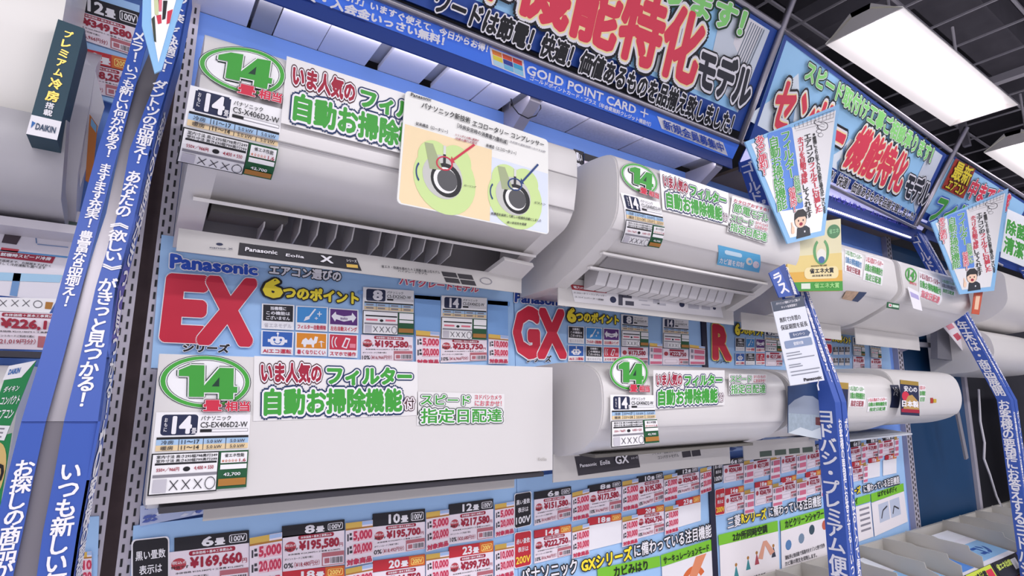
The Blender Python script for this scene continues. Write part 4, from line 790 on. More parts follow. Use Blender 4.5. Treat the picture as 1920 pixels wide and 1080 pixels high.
price_card((699, 964, 988, 797, 954, 978), BLACK2, '10', '100V', (699, 988, 1045, 797, 977, 1029), '¥195,700', 'price card ¥195,700, third in the black headed row under the flat unit', sub='0%', pay='（¥18,492円分）')
price_card((842, 946, 965, 925, 935, 954), BLACK2, '12', '100V', (842, 966, 1021, 925, 954, 1009), '¥217,580', 'price card ¥217,580, last in the black headed row under the flat unit', pay='（¥20,680円分）')
price_card((529, 1072, 1092, 646, 1060, 1080), RED3, '18', '200V', (529, 1092, 1150, 646, 1080, 1140), '¥228,750', 'leftmost price card with a red header, cut by the bottom edge')
price_card((699, 1052, 1073, 797, 1039, 1059), RED3, '20', '200V', (699, 1074, 1130, 797, 1060, 1118), '¥266,750', 'middle red headed price card under the flat unit, cut by the bottom edge')
price_card((842, 1026, 1047, 925, 1014, 1034), RED3, '23', '200V', (842, 1047, 1105, 925, 1034, 1090), '¥299,750', 'price card ¥299,750, rightmost red headed one under the flat unit')
coupon((468, 1009, 1100, 529, 998, 1092), ('5,000', '20,000'), 'leftmost and largest coupon slip, right of the largest price card')
coupon((648, 981, 1064, 699, 975, 1054), ('5,000', '20,000'), 'second coupon slip from the left in the top row under the flat unit')
coupon((799, 961, 1035, 842, 955, 1024), ('5,000', '20,000'), 'third coupon slip from the left in the top row under the flat unit')
coupon((928, 946, 1008, 964, 940, 1000), ('5,000', '20,000'), 'coupon slip left of the black note on the second board')
coupon((799, 1040, 1110, 842, 1034, 1100), ('10,000', '30,000'), 'lower coupon slip left of the rightmost red headed card under the flat unit')
coupon((928, 1022, 1090, 964, 1016, 1080), ('10,000', '30,000'), 'lower coupon slip left of the red note on the second board')
coupon((648, 1067, 1140, 699, 1057, 1130), ('10,000', '30,000'), 'coupon slip cut by the bottom edge, left of the middle red header')
# ---- board under unit 4
def ridge(cs, label, y=-.034):
    q2 = Q(PY(y), cs); b = MB(); b.slab(q2, .003, M('#8ea4d0', .5)); R = random.Random(len(label))
    for k in range(30): a = R.uniform(0, 88); y = R.uniform(5, 80); b.poly(q2, [(a, y + 14), (a + R.uniform(3, 8), y), (a + 12, y + R.uniform(0, 12)), (a + R.uniform(4, 9), y + 18)], M('#3f5690', .5) if k % 3 else M('#c9d2ea', .5))
    b.build('picture_strip', label=label, cat='picture')
ridge([(1340, 818), (1468, 806), (1475, 832), (1345, 850)], 'blue rocky picture strip between the rounded lower unit and the pole')
ridge([(975, 500), (1062, 512), (1062, 545), (960, 533)], 'dark blue rocky picture strip between the two upper label plates')
b, q = board('', [(969, 898), (1333, 846), (1342, 1120), (974, 1190)], -.03, '')
tagbox(b, (965, 927, 990, 995, 922, 983), BLACK2, ('黒い畳数', '表示は', '100V')); tagbox(b, (965, 1000, 1065, 995, 995, 1058), RED3, ('赤い畳数', '表示は', '200V'), vm=M('#ffd84a', .5))
TB(b, [(975, 1068), (1080, 1048), (1082, 1074), (977, 1094)], 'パナソニック', WHITE, [(BLACK, .12)]); TB(b, [(1089, 1048), (1183, 1024), (1184, 1048), (1090, 1072)], 'GXシリーズ', YEL, [(BLACK, .12)], .045); TB(b, [(1188, 1021), (1332, 982), (1333, 1006), (1189, 1045)], 'に備わっている注目機能', WHITE, [(BLACK, .12)])
q2 = Q(TAGY, [(1120, 1066), (1237, 1042), (1238, 1062), (1121, 1088)]); b.rect(q2, 0, 0, 100, 100, LIME); q2 = Q(TAGY, [(1239, 1041), (1334, 1011), (1335, 1032), (1240, 1063)]); b.rect(q2, 0, 0, 100, 100, LIME)
q2 = Q(TAGY, [(1241, 1063), (1335, 1032), (1338, 1120), (1243, 1150)]); b.rect(q2, 0, 0, 100, 100, WHITE); b.ring(q2, 60, 60, 26, 40, 9, 13, M('#e0703c', .5), 24, 150, 330); b.poly(q2, [(66, 2), (88, 2), (60, 60), (40, 70)], M('#e8926a', .5))
TB(b, [(1150, 1063), (1213, 1050), (1214, 1068), (1151, 1082)], 'カビみはり', BLACK, (), .03); TB(b, [(1243, 1045), (1328, 1020), (1329, 1033), (1244, 1058)], 'サーキュレーションモード', BLACK, (), .03)
b.build('price_board', label='light blue price board below the rounded lower middle unit', cat='board', group='light blue price boards')
N = 'second board'
price_card((1002, 923, 937, 1071, 912, 927), BLACK2, '6', '100V', (1002, 937, 986, 1071, 927, 969), '¥151,580', 'price card ¥151,580 right of the black note on the second board', pay='（¥14,080円分）')
price_card((1103, 911, 924, 1165, 900, 912), BLACK2, '8', '100V', (1105, 922, 967, 1165, 911, 955), '¥173,580', 'price card ¥173,580, second in the black headed row below the rounded unit')
price_card((1195, 894, 906, 1243, 885, 897), BLACK2, '10', '100V', (1197, 905, 953, 1244, 897, 937), '¥195,580', 'price card ¥195,580, third in the black headed row below the rounded unit')
price_card((1268, 882, 892, 1309, 873, 884), BLACK2, '12', '100V', (1270, 892, 928, 1311, 884, 917), '¥206,580', 'price card ¥206,580, last in the black headed row below the rounded unit')
price_card((1002, 995, 1010, 1071, 983, 997), RED3, '14', '200V', (1002, 1009, 1057, 1071, 997, 1040), '¥222,750', 'price card ¥222,750 right of the red note on the second board')
price_card((1103, 971, 986, 1165, 962, 975), RED3, '18', '200V', (1105, 985, 1032, 1166, 974, 1017), '', 'larger blank white card with a red header on the second board', blank=True)
price_card((1195, 955, 967, 1245, 946, 958), RED3, '20', '200V', (1196, 966, 1010, 1245, 958, 997), '¥266,750', 'price card ¥266,750 between the two blank cards of the second board')
price_card((1268, 939, 951, 1313, 928, 941), RED3, '23', '200V', (1271, 950, 989, 1314, 941, 976), '', 'smaller blank white card with a red header, right end of the second board', blank=True)
for k, c_ in enumerate([(1073, 924, 978, 1105, 916, 971), (1167, 903, 960, 1197, 897, 953), (1245, 892, 942, 1270, 887, 935), (1313, 879, 928, 1334, 874, 920)]): coupon(c_, ('5,000', '20,000'), 'coupon slip %s, board below the rounded unit' % ('first from the left in the top row', 'second from the left in the top row', 'third from the left in the top row', 'at the right end of the top row')[k])
for k, c_ in enumerate([(1073, 989, 1048, 1105, 981, 1040), (1167, 970, 1026, 1196, 964, 1018), (1247, 951, 1004, 1272, 946, 996)]): coupon(c_, ('10,000', '30,000'), 'coupon slip %s of the lower row, board below the rounded unit' % ('at the left end', 'in the middle', 'at the right end')[k])
# ---- board left of the middle pole (third) and right of it (fourth)
b, q = board('', [(1336, 866), (1558, 832), (1580, 1060), (1341, 1125)], -.03, '')
tagbox(b, (1338, 866, 907, 1354, 863, 903), BLACK2, ('黒い畳数', '表示は', '100V')); tagbox(b, (1341, 919, 966, 1358, 915, 963), RED3, ('赤い畳数', '表示は', '200V'), vm=M('#ffd84a', .5))
TB(b, [(1363, 971), (1387, 963), (1388, 984), (1364, 992)], '三菱', WHITE, [(BLACK, .07)]); TB(b, [(1389, 961), (1435, 953), (1436, 972), (1390, 981)], 'Rシリーズ', YEL, [(BLACK, .12)], .045); TB(b, [(1440, 951), (1538, 928), (1539, 948), (1441, 970)], 'に備わっている注目機能', WHITE, [(BLACK, .12)])
for cs, tx, tc in (([(1347, 1003), (1458, 976), (1459, 996), (1348, 1023)], '2か所同時空調', [(1373, 1000), (1437, 983), (1438, 998), (1374, 1015)]), ([(1463, 976), (1553, 951), (1554, 969), (1464, 996)], 'カビクリーンシャワー', [(1471, 976), (1543, 955), (1544, 969), (1472, 991)])):
    q2 = Q(TAGY, cs); b.rect(q2, 0, 0, 100, 100, LIME); TB(b, tc, tx, BLACK, (), .03)
WP = M('#f4eef0', .5); q2 = Q(TAGY, [(1349, 1023), (1459, 996), (1462, 1078), (1352, 1112)]); b.rect(q2, 0, 0, 100, 100, WP)
for cx, cy, m in ((25, 50, M('#3f8f96', .5)), (45, 42, M('#3f8f96', .5)), (60, 36, M('#b04a58', .5)), (90, 30, M('#3a3f50', .5))): b.poly(q2, [(cx - 4, cy + 26), (cx, cy), (cx + 4, cy + 26)], m); b.ell(q2, cx, cy, 2, 4, BROWN, 8)
b.poly(q2, [(62, 50), (72, 14), (78, 14), (92, 44), (84, 50), (75, 24), (70, 54)], M('#e3a58c', .5)); 
q2 = Q(TAGY, [(1464, 996), (1554, 969), (1556, 1040), (1466, 1072)]); b.rect(q2, 0, 0, 100, 100, WP)
for cx, cy, m in ((14, 40, M('#5a86b8', .5)), (40, 34, M('#7a90a8', .5)), (62, 20, M('#38505e', .5)), (90, 18, M('#c8644c', .5))): b.ell(q2, cx, cy, 6, 13, m, 12)
TB(b, [(1471, 1042), (1545, 1018), (1546, 1026), (1472, 1050)], '運転停止後自動で風路内をオゾンと熱で洗浄', LG, (), .02); TB(b, [(1471, 1053), (1530, 1036), (1531, 1044), (1472, 1061)], 'カビ菌の発生を抑制します。', LG, (), .02)
TB(b, [(1390, 1085), (1436, 1072), (1437, 1080), (1391, 1093)], '届けわけできるので、', LG, (), .02)
b.build('price_board', label='light blue price board left of the middle pole, third from the left', cat='board', group='light blue price boards')
C3 = [((1357, 862, 873, 1394, 857, 868), '6', '¥206,580', BLACK2), ((1412, 853, 865, 1444, 847, 859), '8', '¥217,580', BLACK2), ((1465, 845, 855, 1493, 840, 850), '10', '¥238,580', BLACK2), ((1513, 837, 847, 1538, 832, 842), '12', '¥260,580', BLACK2),
      ((1360, 917, 929, 1395, 910, 922), '14', '¥235,750', RED3), ((1416, 905, 915, 1448, 899, 909), '18', '¥268,750', RED3), ((1465, 896, 906, 1493, 890, 900), '20', '¥310,750', RED3), ((1511, 886, 896, 1539, 880, 890), '23', '¥332,750', RED3)]
ORD = ('leftmost', 'second', 'third', 'rightmost')
for k, (h, ti, p, m) in enumerate(C3):
    row = '%s in the %s headed row left of the middle pole' % (ORD[k % 4], 'black' if k < 4 else 'red')
    w_ = h[3] - h[0]; H_ = 33 if m is BLACK2 else 34
    price_card(h, m, ti, '100V' if m is BLACK2 else '200V', (h[0], h[2], h[2] + H_, h[3], h[5], h[5] + H_ - 2), p, 'small price card ' + row, detail=1)
    coupon((h[3] + 1, h[1] + 3, h[2] + H_ + 2, h[3] + 19, h[1] - 1, h[2] + H_ - 2), ('5,000', '20,000'), 'small coupon slip ' + row, 0)
b, q = board('', [(1560, 832), (1690, 808), (1706, 1006), (1584, 1058)], -.03, '')
TB(b, [(1592, 915), (1612, 911), (1613, 924), (1593, 929)], 'リーズ', YEL, [(BLACK, .14)], .045); TB(b, [(1618, 910), (1685, 892), (1686, 906), (1619, 924)], 'に備わっている注目機能', WHITE, [(BLACK, .14)], .03)
for cs, tx, tc in (([(1585, 940), (1631, 926), (1632, 940), (1587, 954)], 'アイ', [(1594, 937), (1607, 933), (1608, 944), (1595, 948)]), ([(1633, 926), (1694, 906), (1695, 921), (1634, 942)], 'はずせるボディ', [(1645, 922), (1680, 911), (1681, 921), (1646, 932)])):
    q2 = Q(TAGY, cs); b.rect(q2, 0, 0, 100, 100, LIME); TB(b, tc, tx, BLACK, (), .03)
q2 = Q(TAGY, [(1634, 943), (1695, 921), (1702, 978), (1640, 1006)]); b.rect(q2, 0, 0, 100, 100, WP)
for k in range(2): q3 = q2.sub(18 + k * 34, 12, 48 + k * 34, 68); b.rect(q3, 0, 0, 100, 100, M('#c3ccde', .5)); b.line(q3, 20, 80, 40, 40, 9, LG); b.line(q3, 40, 40, 85, 25 + k * 40, 9, LG)
q2 = Q(TAGY, [(1588, 955), (1632, 942), (1638, 1006), (1593, 1022)]); b.rect(q2, 0, 0, 100, 100, WP)
for k in range(5): b.rect(q2, 50, 10 + k * 15, 92, 16 + k * 15, M('#8d8a94', .5))
b.build('price_board', label='light blue price board right of the middle pole beside the blue end', cat='board', group='light blue price boards')
for k, (h, m) in enumerate([((1593, 829, 840, 1614, 824, 835), BLACK2), ((1626, 823, 832, 1646, 819, 829), BLACK2), ((1655, 817, 827, 1676, 813, 823), BLACK2), ((1597, 866, 876, 1618, 862, 872), RED3), ((1629, 859, 869, 1650, 855, 865), RED3), ((1660, 853, 863, 1681, 849, 859), RED3)]):
    blank = k > 3; pr_ = ('¥118,800', '¥129,800', '¥151,800', '¥173,800', '', '')[k]
    price_card(h, m, ('6', '8', '10', '14', '18', '20')[k], '200V', (h[0] - 4, h[2], h[2] + 29, h[3], h[5], h[5] + 28), pr_, ('small price card under the %s header on the board beside the blue end' if not blank else 'blank white card under the %s header on the board beside the blue end') % ('leftmost black', 'middle black', 'rightmost black', 'leftmost red', 'middle red', 'rightmost red')[k], detail=1, blank=blank)
    if k < 4: coupon((h[3] + 1, h[1] + 2, h[2] + 30, h[3] + 9, h[1], h[2] + 28), ('', ''), 'tiny coupon slip beside the %s header near the blue end' % ('leftmost black', 'middle black', 'rightmost black', 'leftmost red')[k], 0)
# ---- upper boards with the series names
PBLUE = M('#2a55c0', .5)
def icon(b, cs, kind):
    q = Q(TAGY, cs, off=.0005); b.rect(q, 0, 0, 100, 100, STK); m = {0: BLACK2, 1: M('#3f8fd0', .5), 2: M('#5a2a78', .5), 3: M('#2f62b4', .5), 4: ORANGE, 5: M('#c83048', .5)}[kind]; b.rect(q, 4, 4, 96, 68, m)
    if kind == 0:
        for k, s in enumerate(('当機種に', 'この機能は', 'ございません')): b.text(q, 14 + (k < 1) * 12, 10 + k * 19, 86 - (k < 1) * 12, 24 + k * 19, s, WHITE, (), .03)
        b.text(q, 8, 76, 92, 94, '省エネモデル', M('#c9c6cc', .5))
    if kind == 1: b.poly(q, [(24, 62), (30, 44), (44, 38), (42, 52)], WHITE); b.line(q, 42, 42, 60, 10, 5, WHITE); b.line(q, 66, 30, 80, 30, 4, WHITE); b.line(q, 73, 20, 73, 40, 3, WHITE); b.line(q, 58, 48, 68, 48, 3, WHITE); b.line(q, 63, 42, 63, 54, 2, WHITE); b.text(q, 6, 76, 94, 94, 'フィルター自動掃除', RED, (), .03)
    if kind == 2: b.poly(q, [(8, 34), (22, 14), (24, 26), (50, 32), (76, 26), (78, 14), (92, 34), (80, 56), (76, 46), (50, 54), (24, 46), (20, 56)], WHITE); b.text(q, 38, 36, 62, 46, 'auto', m); b.text(q, 6, 76, 94, 94, '左右自動スイング', RED, (), .03)
    if kind == 3: b.rrect(q, 28, 24, 72, 60, 10, 10, WHITE); b.rect(q, 20, 36, 80, 48, WHITE); b.ell(q, 40, 38, 4, 6, m, 10); b.ell(q, 60, 38, 4, 6, m, 10); b.ring(q, 50, 42, 12, 14, 3, 3, m, 12, 20, 160); b.line(q, 50, 24, 50, 12, 3, WHITE); b.ell(q, 50, 11, 4, 5, WHITE, 8); b.text(q, 6, 76, 94, 94, 'AIエコ運転', RED, (), .03)
    if kind == 4: b.poly(q, [(18, 50), (22, 34), (32, 24), (40, 34), (48, 22), (56, 36), (60, 16), (70, 18), (66, 44), (58, 50), (58, 64), (52, 64), (50, 52), (34, 52), (32, 64), (26, 64), (24, 52)], WHITE); b.line(q, 82, 62, 80, 40, 3, WHITE); b.poly(q, [(70, 42), (80, 34), (92, 42), (80, 40)], WHITE); b.text(q, 6, 76, 94, 94, '暑くなりにくい', RED, (), .03)
    if kind == 5: b.poly(q, [(44, 56), (58, 14), (74, 18), (62, 62)], WHITE); b.poly(q, [(50, 54), (60, 22), (69, 24), (60, 56)], m); b.ring(q, 32, 36, 12, 24, 3, 5, WHITE, 12, 110, 250); b.ring(q, 22, 36, 12, 30, 3, 5, WHITE, 12, 120, 240); b.rect(q, 72, 40, 92, 58, M('#e88a98', .5)); b.text(q, 6, 76, 94, 94, 'スマホで操作', RED, (), .03)
def spec_card(cs, big, model, label, detail=False):
    q = Q(Plane((0, -.036, 0), (0, -1, 0)), cs); b = MB(); b.slab(q, .0015, STK); spec(b, q, big, model, detail); return b.build('spec_card', label=label, cat='specification card', group='specification cards on the upper boards')
OB = [(WHITE, .09)]; OK_ = [(BLACK, .13)]
# first
b, q = board('', [(303, 440), (962, 535), (966, 690), (283, 690)], -.03, '')
b.rect(Q(TAGY, [(672, 545), (956, 566), (956, 574), (672, 551)], off=.0004), 0, 0, 100, 100, M('#79aae4', .5))
for cs in ([(777, 551), (826, 556), (826, 675), (778, 675)], [(914, 561), (952, 565), (953, 670), (914, 672)]): b.rect(Q(TAGY, cs, off=.0004), 0, 0, 100, 100, M('#82b0e8', .5))
TB(b, [(321, 477), (481, 498), (481, 516), (320, 502)], 'Panasonic', PBLUE, [(WHITE, .1)], .05)
TB(b, [(321, 522), (384, 526), (378, 635), (309, 632)], 'E', M('#cf2440', .5), [(WHITE, .07)], .06, off=.0015); TB(b, [(390, 526), (478, 532), (467, 641), (375, 637)], 'X', M('#cf2440', .5), [(WHITE, .07)], .06, off=.0016)
TB(b, [(345, 642), (430, 646), (428, 661), (343, 659)], 'シリーズ', BLACK, [(WHITE, .1)], .05); TB(b, [(506, 497), (639, 510), (638, 528), (505, 514)], 'エアコン選びの', WHITE, [(BLACK, .13)], .05)
TB(b, [(497, 523), (527, 526), (526, 558), (496, 555)], '6', YEL, [(BLACK, .13)], .06); TB(b, [(532, 536), (671, 549), (671, 570), (531, 558)], 'つのポイント', YEL, [(BLACK, .15)], .06)
TB(b, [(750, 518), (897, 535), (896, 549), (748, 534)], 'ハイグレードモデル', M('#d8305c', .5), [(WHITE, .12)], .03)
for k, cs in enumerate([[(491, 569), (552, 572), (551, 619), (490, 616)], [(555, 573), (615, 576), (614, 622), (554, 619)], [(617, 577), (672, 581), (672, 625), (616, 622)], [(490, 619), (551, 622), (549, 666), (489, 664)], [(554, 622), (614, 625), (613, 668), (553, 666)], [(616, 625), (671, 628), (670, 671), (615, 669)]]): icon(b, cs, k)
b.build('series_board', label='light blue board with red EX letters above the flat lower unit', cat='board', group='light blue series boards')
spec_card([(681, 538), (776, 545), (775, 629), (679, 625)], '8', 'CS-EX256D-W', 'left one of the two specification cards above the flat lower unit'); spec_card([(828, 554), (913, 559), (911, 638), (826, 634)], '14', 'CS-EX406D2-W', 'right one of the two specification cards above the flat lower unit')
price_card(None, None, '', '', (677, 627, 678, 774, 632, 676), '¥195,580', 'price card ¥195,580 under the left specification card, above the flat unit'); price_card(None, None, '', '', (826, 634, 680, 913, 638, 676), '¥233,750', 'price card ¥233,750 under the right specification card, above the flat unit')
coupon((780, 619, 685, 824, 623, 684), ('5,000', '20,000'), 'coupon slip between the two price cards of the EX board'); coupon((916, 626, 682, 953, 630, 682), ('10,000', '30,000'), 'coupon slip at the right end of the red EX board')
# second
b, q = board('', [(963, 500), (1312, 575), (1322, 690), (967, 690)], -.03, '')
TB(b, [(966, 549), (1060, 560), (1060, 574), (965, 566)], 'Panasonic', M('#1f3f94', .5), [(WHITE, .1)], .05)
TB(b, [(964, 580), (1007, 582), (1008, 667), (965, 666)], 'G', M('#cf2440', .5), [(WHITE, .08)], .06, off=.0015); TB(b, [(1011, 584), (1055, 587), (1058, 666), (1010, 666)], 'X', M('#cf2440', .5), [(WHITE, .08)], .06, off=.0016)
TB(b, [(988, 667), (1033, 667), (1032, 678), (987, 679)], 'シリーズ', BLACK, [(WHITE, .1)], .05); TB(b, [(1064, 578), (1078, 580), (1078, 604), (1064, 602)], '6', YEL, [(BLACK, .13)], .06); TB(b, [(1080, 584), (1159, 592), (1159, 608), (1080, 602)], 'つのポイント', YEL, [(BLACK, .15)], .06)
for k, cs in zip((0, 1, 2, 3, 0, 5), [[(1065, 611), (1095, 613), (1095, 645), (1065, 643)], [(1098, 613), (1129, 615), (1129, 647), (1098, 645)], [(1131, 615), (1161, 617), (1161, 648), (1131, 647)], [(1065, 647), (1095, 648), (1095, 677), (1065, 677)], [(1098, 648), (1129, 650), (1129, 678), (1098, 677)], [(1131, 650), (1161, 651), (1161, 678), (1131, 678)]]): icon(b, cs, k)
b.build('series_board', label='light blue board with red GX letters above the rounded lower unit', cat='board', group='light blue series boards')
spec_card([(1165, 589), (1215, 594), (1215, 651), (1165, 649)], '8', 'CS-GX256D-W', 'left one of the two specification cards above the rounded lower unit'); spec_card([(1243, 596), (1291, 600), (1291, 655), (1243, 652)], '14', 'CS-GX406D2-W', 'right one of the two specification cards above the rounded lower unit')
price_card(None, None, '', '', (1165, 650, 684, 1215, 652, 684), '¥173,580', 'price card ¥173,580 under the left specification card of the red GX board', 1); price_card(None, None, '', '', (1243, 653, 684, 1291, 656, 684), '¥222,750', 'price card ¥222,750 under the right specification card of the red GX board', 1)
coupon((1218, 643, 684, 1242, 645, 684), ('5,000', '20,000'), 'coupon slip between the two price cards of the GX board', 0); coupon((1293, 646, 684, 1322, 650, 684), ('5,000', '20,000'), 'coupon slip beside the dark divider strip on the red GX board', 0)
b = MB(); b.box(1.672, 1.70, -.036, -.012, 1.0, 1.95, M('#22233a', .5)); b.build('divider_strip', label='dark vertical strip between the GX board and the R board', cat='strip')
# third and fourth
b, q = board('', [(1322, 560), (1530, 600), (1535, 700), (1327, 700)], -.03, '')
TB(b, [(1337, 612), (1363, 614), (1368, 672), (1338, 670)], 'R', M('#cf2440', .5), [(M('#f2e070', .5), .08), (WHITE, .06)], .06); TB(b, [(1342, 673), (1366, 674), (1366, 681), (1342, 681)], 'シリーズ', BLACK, (), .05)
TB(b, [(1377, 591), (1414, 597), (1414, 607), (1377, 602)], 'エアコン選びの', WHITE, [(BLACK, .1)], .05); TB(b, [(1378, 607), (1386, 609), (1386, 628), (1378, 626)], '6', YEL, [(BLACK, .13)], .06); TB(b, [(1387, 612), (1430, 617), (1430, 630), (1387, 625)], 'つのポイント', YEL, [(BLACK, .15)], .06)
for k, (x, k2) in enumerate(((1379, 0), (1398, 1), (1417, 2))):
    icon(b, [(x, 633 + k), (x + 17, 634 + k), (x + 17, 658 + k), (x, 658 + k)], k2); icon(b, [(x, 662), (x + 17, 662), (x + 17, 684), (x, 684)], (3, 0, 5)[k])
b.build('series_board', label='light blue board with a red R right of the dark strip', cat='board', group='light blue series boards')
spec_card([(1434, 615), (1465, 618), (1466, 660), (1434, 658)], '8', 'MSZ-R', 'specification card on the R board behind the leaflet'); price_card(None, None, '', '', (1436, 660, 686, 1467, 661, 686), '¥217,580', 'price card reading ¥217,580 on the R board', 1)
b, q = board('', [(1531, 590), (1664, 620), (1672, 700), (1536, 700)], -.03, '')
TB(b, [(1540, 625), (1556, 627), (1558, 682), (1542, 682)], 'E', M('#cf2440', .5), [(WHITE, .08)], .06); TB(b, [(1560, 627), (1594, 633), (1594, 645), (1560, 640)], '6つのポイント', YEL, [(BLACK, .15)], .06)
for j in range(2):
    for k in range(3): icon(b, [(1562 + k * 11, 650 + j * 21), (1571 + k * 11, 650 + j * 21), (1571 + k * 11, 665 + j * 20), (1562 + k * 11, 665 + j * 20)], 0)
b.build('series_board', label='light blue board with a red E right of the middle pole', cat='board', group='light blue series boards')
spec_card([(1599, 632), (1620, 635), (1621, 668), (1600, 666)], '8', 'CS-E', 'nearer small specification card on the E board'); spec_card([(1632, 638), (1651, 641), (1652, 672), (1633, 670)], '14', 'CS-E', 'farther small specification card on the E board')
price_card(None, None, '', '', (1600, 668, 692, 1621, 669, 692), '¥162,800', 'small pink price card below the nearer specification card, E board', 1); price_card(None, None, '', '', (1633, 672, 692, 1653, 673, 692), '¥195,800', 'small pink price card below the farther specification card, E board', 1)
# top board behind units 1 and 2
b, q = board('', [(1072, 270), (1180, 302), (1180, 380), (1072, 350)], -.02, ''); b = MB(); q = Q(PY(-.03), [(1076, 279), (1095, 285), (1095, 345), (1077, 330)]); b.slab(q, .002, BLACK2); b.text(q, 20, 10, 80, 36, '黒い', WHITE, (), .04); b.text(q, 25, 44, 75, 70, '表', WHITE, (), .04)
b.build('size_tag', label='black tag with white characters peeking between the two upper units', cat='tag')
price_card((1096, 287, 301, 1160, 307, 321), BLACK2, '6', '100V', (1096, 301, 350, 1160, 321, 370), '¥305,580', 'price card under a black 6畳 header above the second upper unit')
# ================================================================ hanging boards, leaflet, award box
def homog(src, dst):
    A = []
    for (x, y), (u, v) in zip(src, dst): A.append([x, y, 1, 0, 0, 0, -u * x, -u * y, -u]); A.append([0, 0, 0, x, y, 1, -v * x, -v * y, -v])
    h = np.linalg.svd(np.array(A))[2][-1].reshape(3, 3); return lambda x, y: tuple((h @ [x, y, 1])[:2] / (h @ [x, y, 1])[2])
PSRC = [(1398, 267), (1573, 196), (1545, 440), (1477, 456)]; HB = M('#8cc0ea', .45)
def pop(pl, dst, label):
    H = homog(PSRC, dst); X = lambda pts: [H(*p) for p in pts]; b = MB(); q = Q(pl, X(PSRC)); b.slab(q, .004, HB)
    T = lambda cs, s, m, ol=(), bold=.03, off=.002: T4(b, pl, X(cs), s, m, ol, bold, step=.00012, off=off)
    b.rect(Q(pl, X([(1409, 271), (1566, 208), (1538, 432), (1481, 445)]), off=.0006), 0, 0, 100, 100, STK)
    q = Q(pl, X([(1438, 252), (1484, 238), (1506, 390), (1462, 396)]), off=.0011); b.rrect(q, 0, 0, 100, 100, 10, 4, MBLUE)
    def colm(p, e, s, wpx, m, ol=(), rng=None):
        P0, P1 = pl.px(*H(*p)), pl.px(*H(*e)); mx, my = (p[0] + e[0]) / 2, (p[1] + e[1]) / 2; A, B_ = pl.px(*H(mx - wpx / 2, my + 1)), pl.px(*H(mx + wpx / 2, my - wpx * .3))
        b.vtext(pl, P0, P1, s, np.linalg.norm(B_ - A), m, .0022, hdir=B_ - A, outline=ol)
    colm((1423, 256), (1433, 330), 'あると便利！', 15, RED, [(M('#3a1020', .5), .14), (WHITE, .09)]); colm((1471, 248), (1483, 334), 'フィルター', 17, GREEN, [(WHITE, .06)]); colm((1449, 258), (1466, 393), '自動お掃除機能', 17, GREEN, [(WHITE, .06)])
    colm((1491, 330), (1498, 380), 'お部屋にも', 10, GREEN, [(BLACK, .12), (WHITE, .08)]); colm((1483, 352), (1489, 398), '効果的！', 11, RED, [(M('#3a1020', .5), .12), (WHITE, .08)])
    colm((1499, 258), (1508, 344), 'ホコリを自動で掃除', 10, RED); colm((1508, 346), (1517, 408), 'してくれます', 11, BLACK); colm((1512, 252), (1520, 306), 'エアコンの', 12, BLACK); colm((1520, 306), (1534, 398), 'フィルターに付着した', 12, RED); colm((1524, 250), (1545, 400), '※機種によりお手入れが必要な場合がございます', 6, BLACK)
    # drawing of a unit with its filter and a pointing hand
    q = Q(pl, X([(1489, 235), (1562, 207), (1560, 234), (1491, 250)]), off=.0012)
    for k in range(11): b.line(q, k * 10, 0, k * 10, 55, .7, LG, .7)
    for y in (0, 28, 55, 80): b.line(q, 0, y, 100, y, 2, LG, 2.2)
    for cx, cy, r in ((1541, 237, 9), (1535, 240, 4), (1534, 247, 4), (1537, 254, 4)): q = Q(pl, X([(cx - r - 1, cy - r * .8), (cx + r + 1, cy - r * .9), (cx + r + 1, cy + r), (cx - r - 1, cy + r)]), off=.0014 + r * .00003); b.ell(q, 50, 50, 50, 50, LG, 14); b.ell(q, 50, 50, 42, 42, STK, 14)
    q = Q(pl, X([(1526, 226), (1545, 235), (1544, 241), (1524, 233)]), off=.0019); b.rrect(q, 0, 0, 100, 100, 20, 40, LG); b.rrect(q, 5, 12, 100, 88, 20, 36, STK)
    # cheerful cartoon clerk
    q = Q(pl, X([(1478, 392), (1520, 388), (1520, 441), (1480, 450)]), off=.0014)
    b.poly(q, [(30, 100), (34, 66), (50, 60), (76, 62), (92, 72), (96, 98)], M('#1f2430', .5)); b.ell(q, 50, 42, 27, 25, LG, 20); b.ell(q, 50, 43, 25, 23, M('#f4d0b4', .5), 20)
    b.poly(q, [(22, 40), (24, 18), (38, 6), (62, 4), (78, 18), (80, 40), (70, 30), (40, 30)], M('#1c1a1e', .5)); b.ell(q, 40, 42, 3, 4, BLACK, 8); b.ell(q, 61, 42, 3, 4, BLACK, 8); b.ell(q, 51, 54, 8, 6, DRED, 12); b.rrect(q, 8, 58, 22, 82, 5, 6, M('#f4d0b4', .5)); b.line(q, 14, 60, 10, 44, 6, M('#f4d0b4', .5)); b.rect(q, 64, 78, 70, 84, WHITE)
    return b.build('hanging_board', label=label, cat='sign board', group='filter cleaning boards hung on the poles')
pop(PY(-.47), [(1397, 266), (1574, 195), (1546, 441), (1477, 457)], 'large tilted white board with light blue rim on the middle pole'); 
pop(PY(-.45), [(1746, 417), (1891, 353), (1864, 545), (1800, 552)], 'smaller tilted white board with light blue rim at the far right')
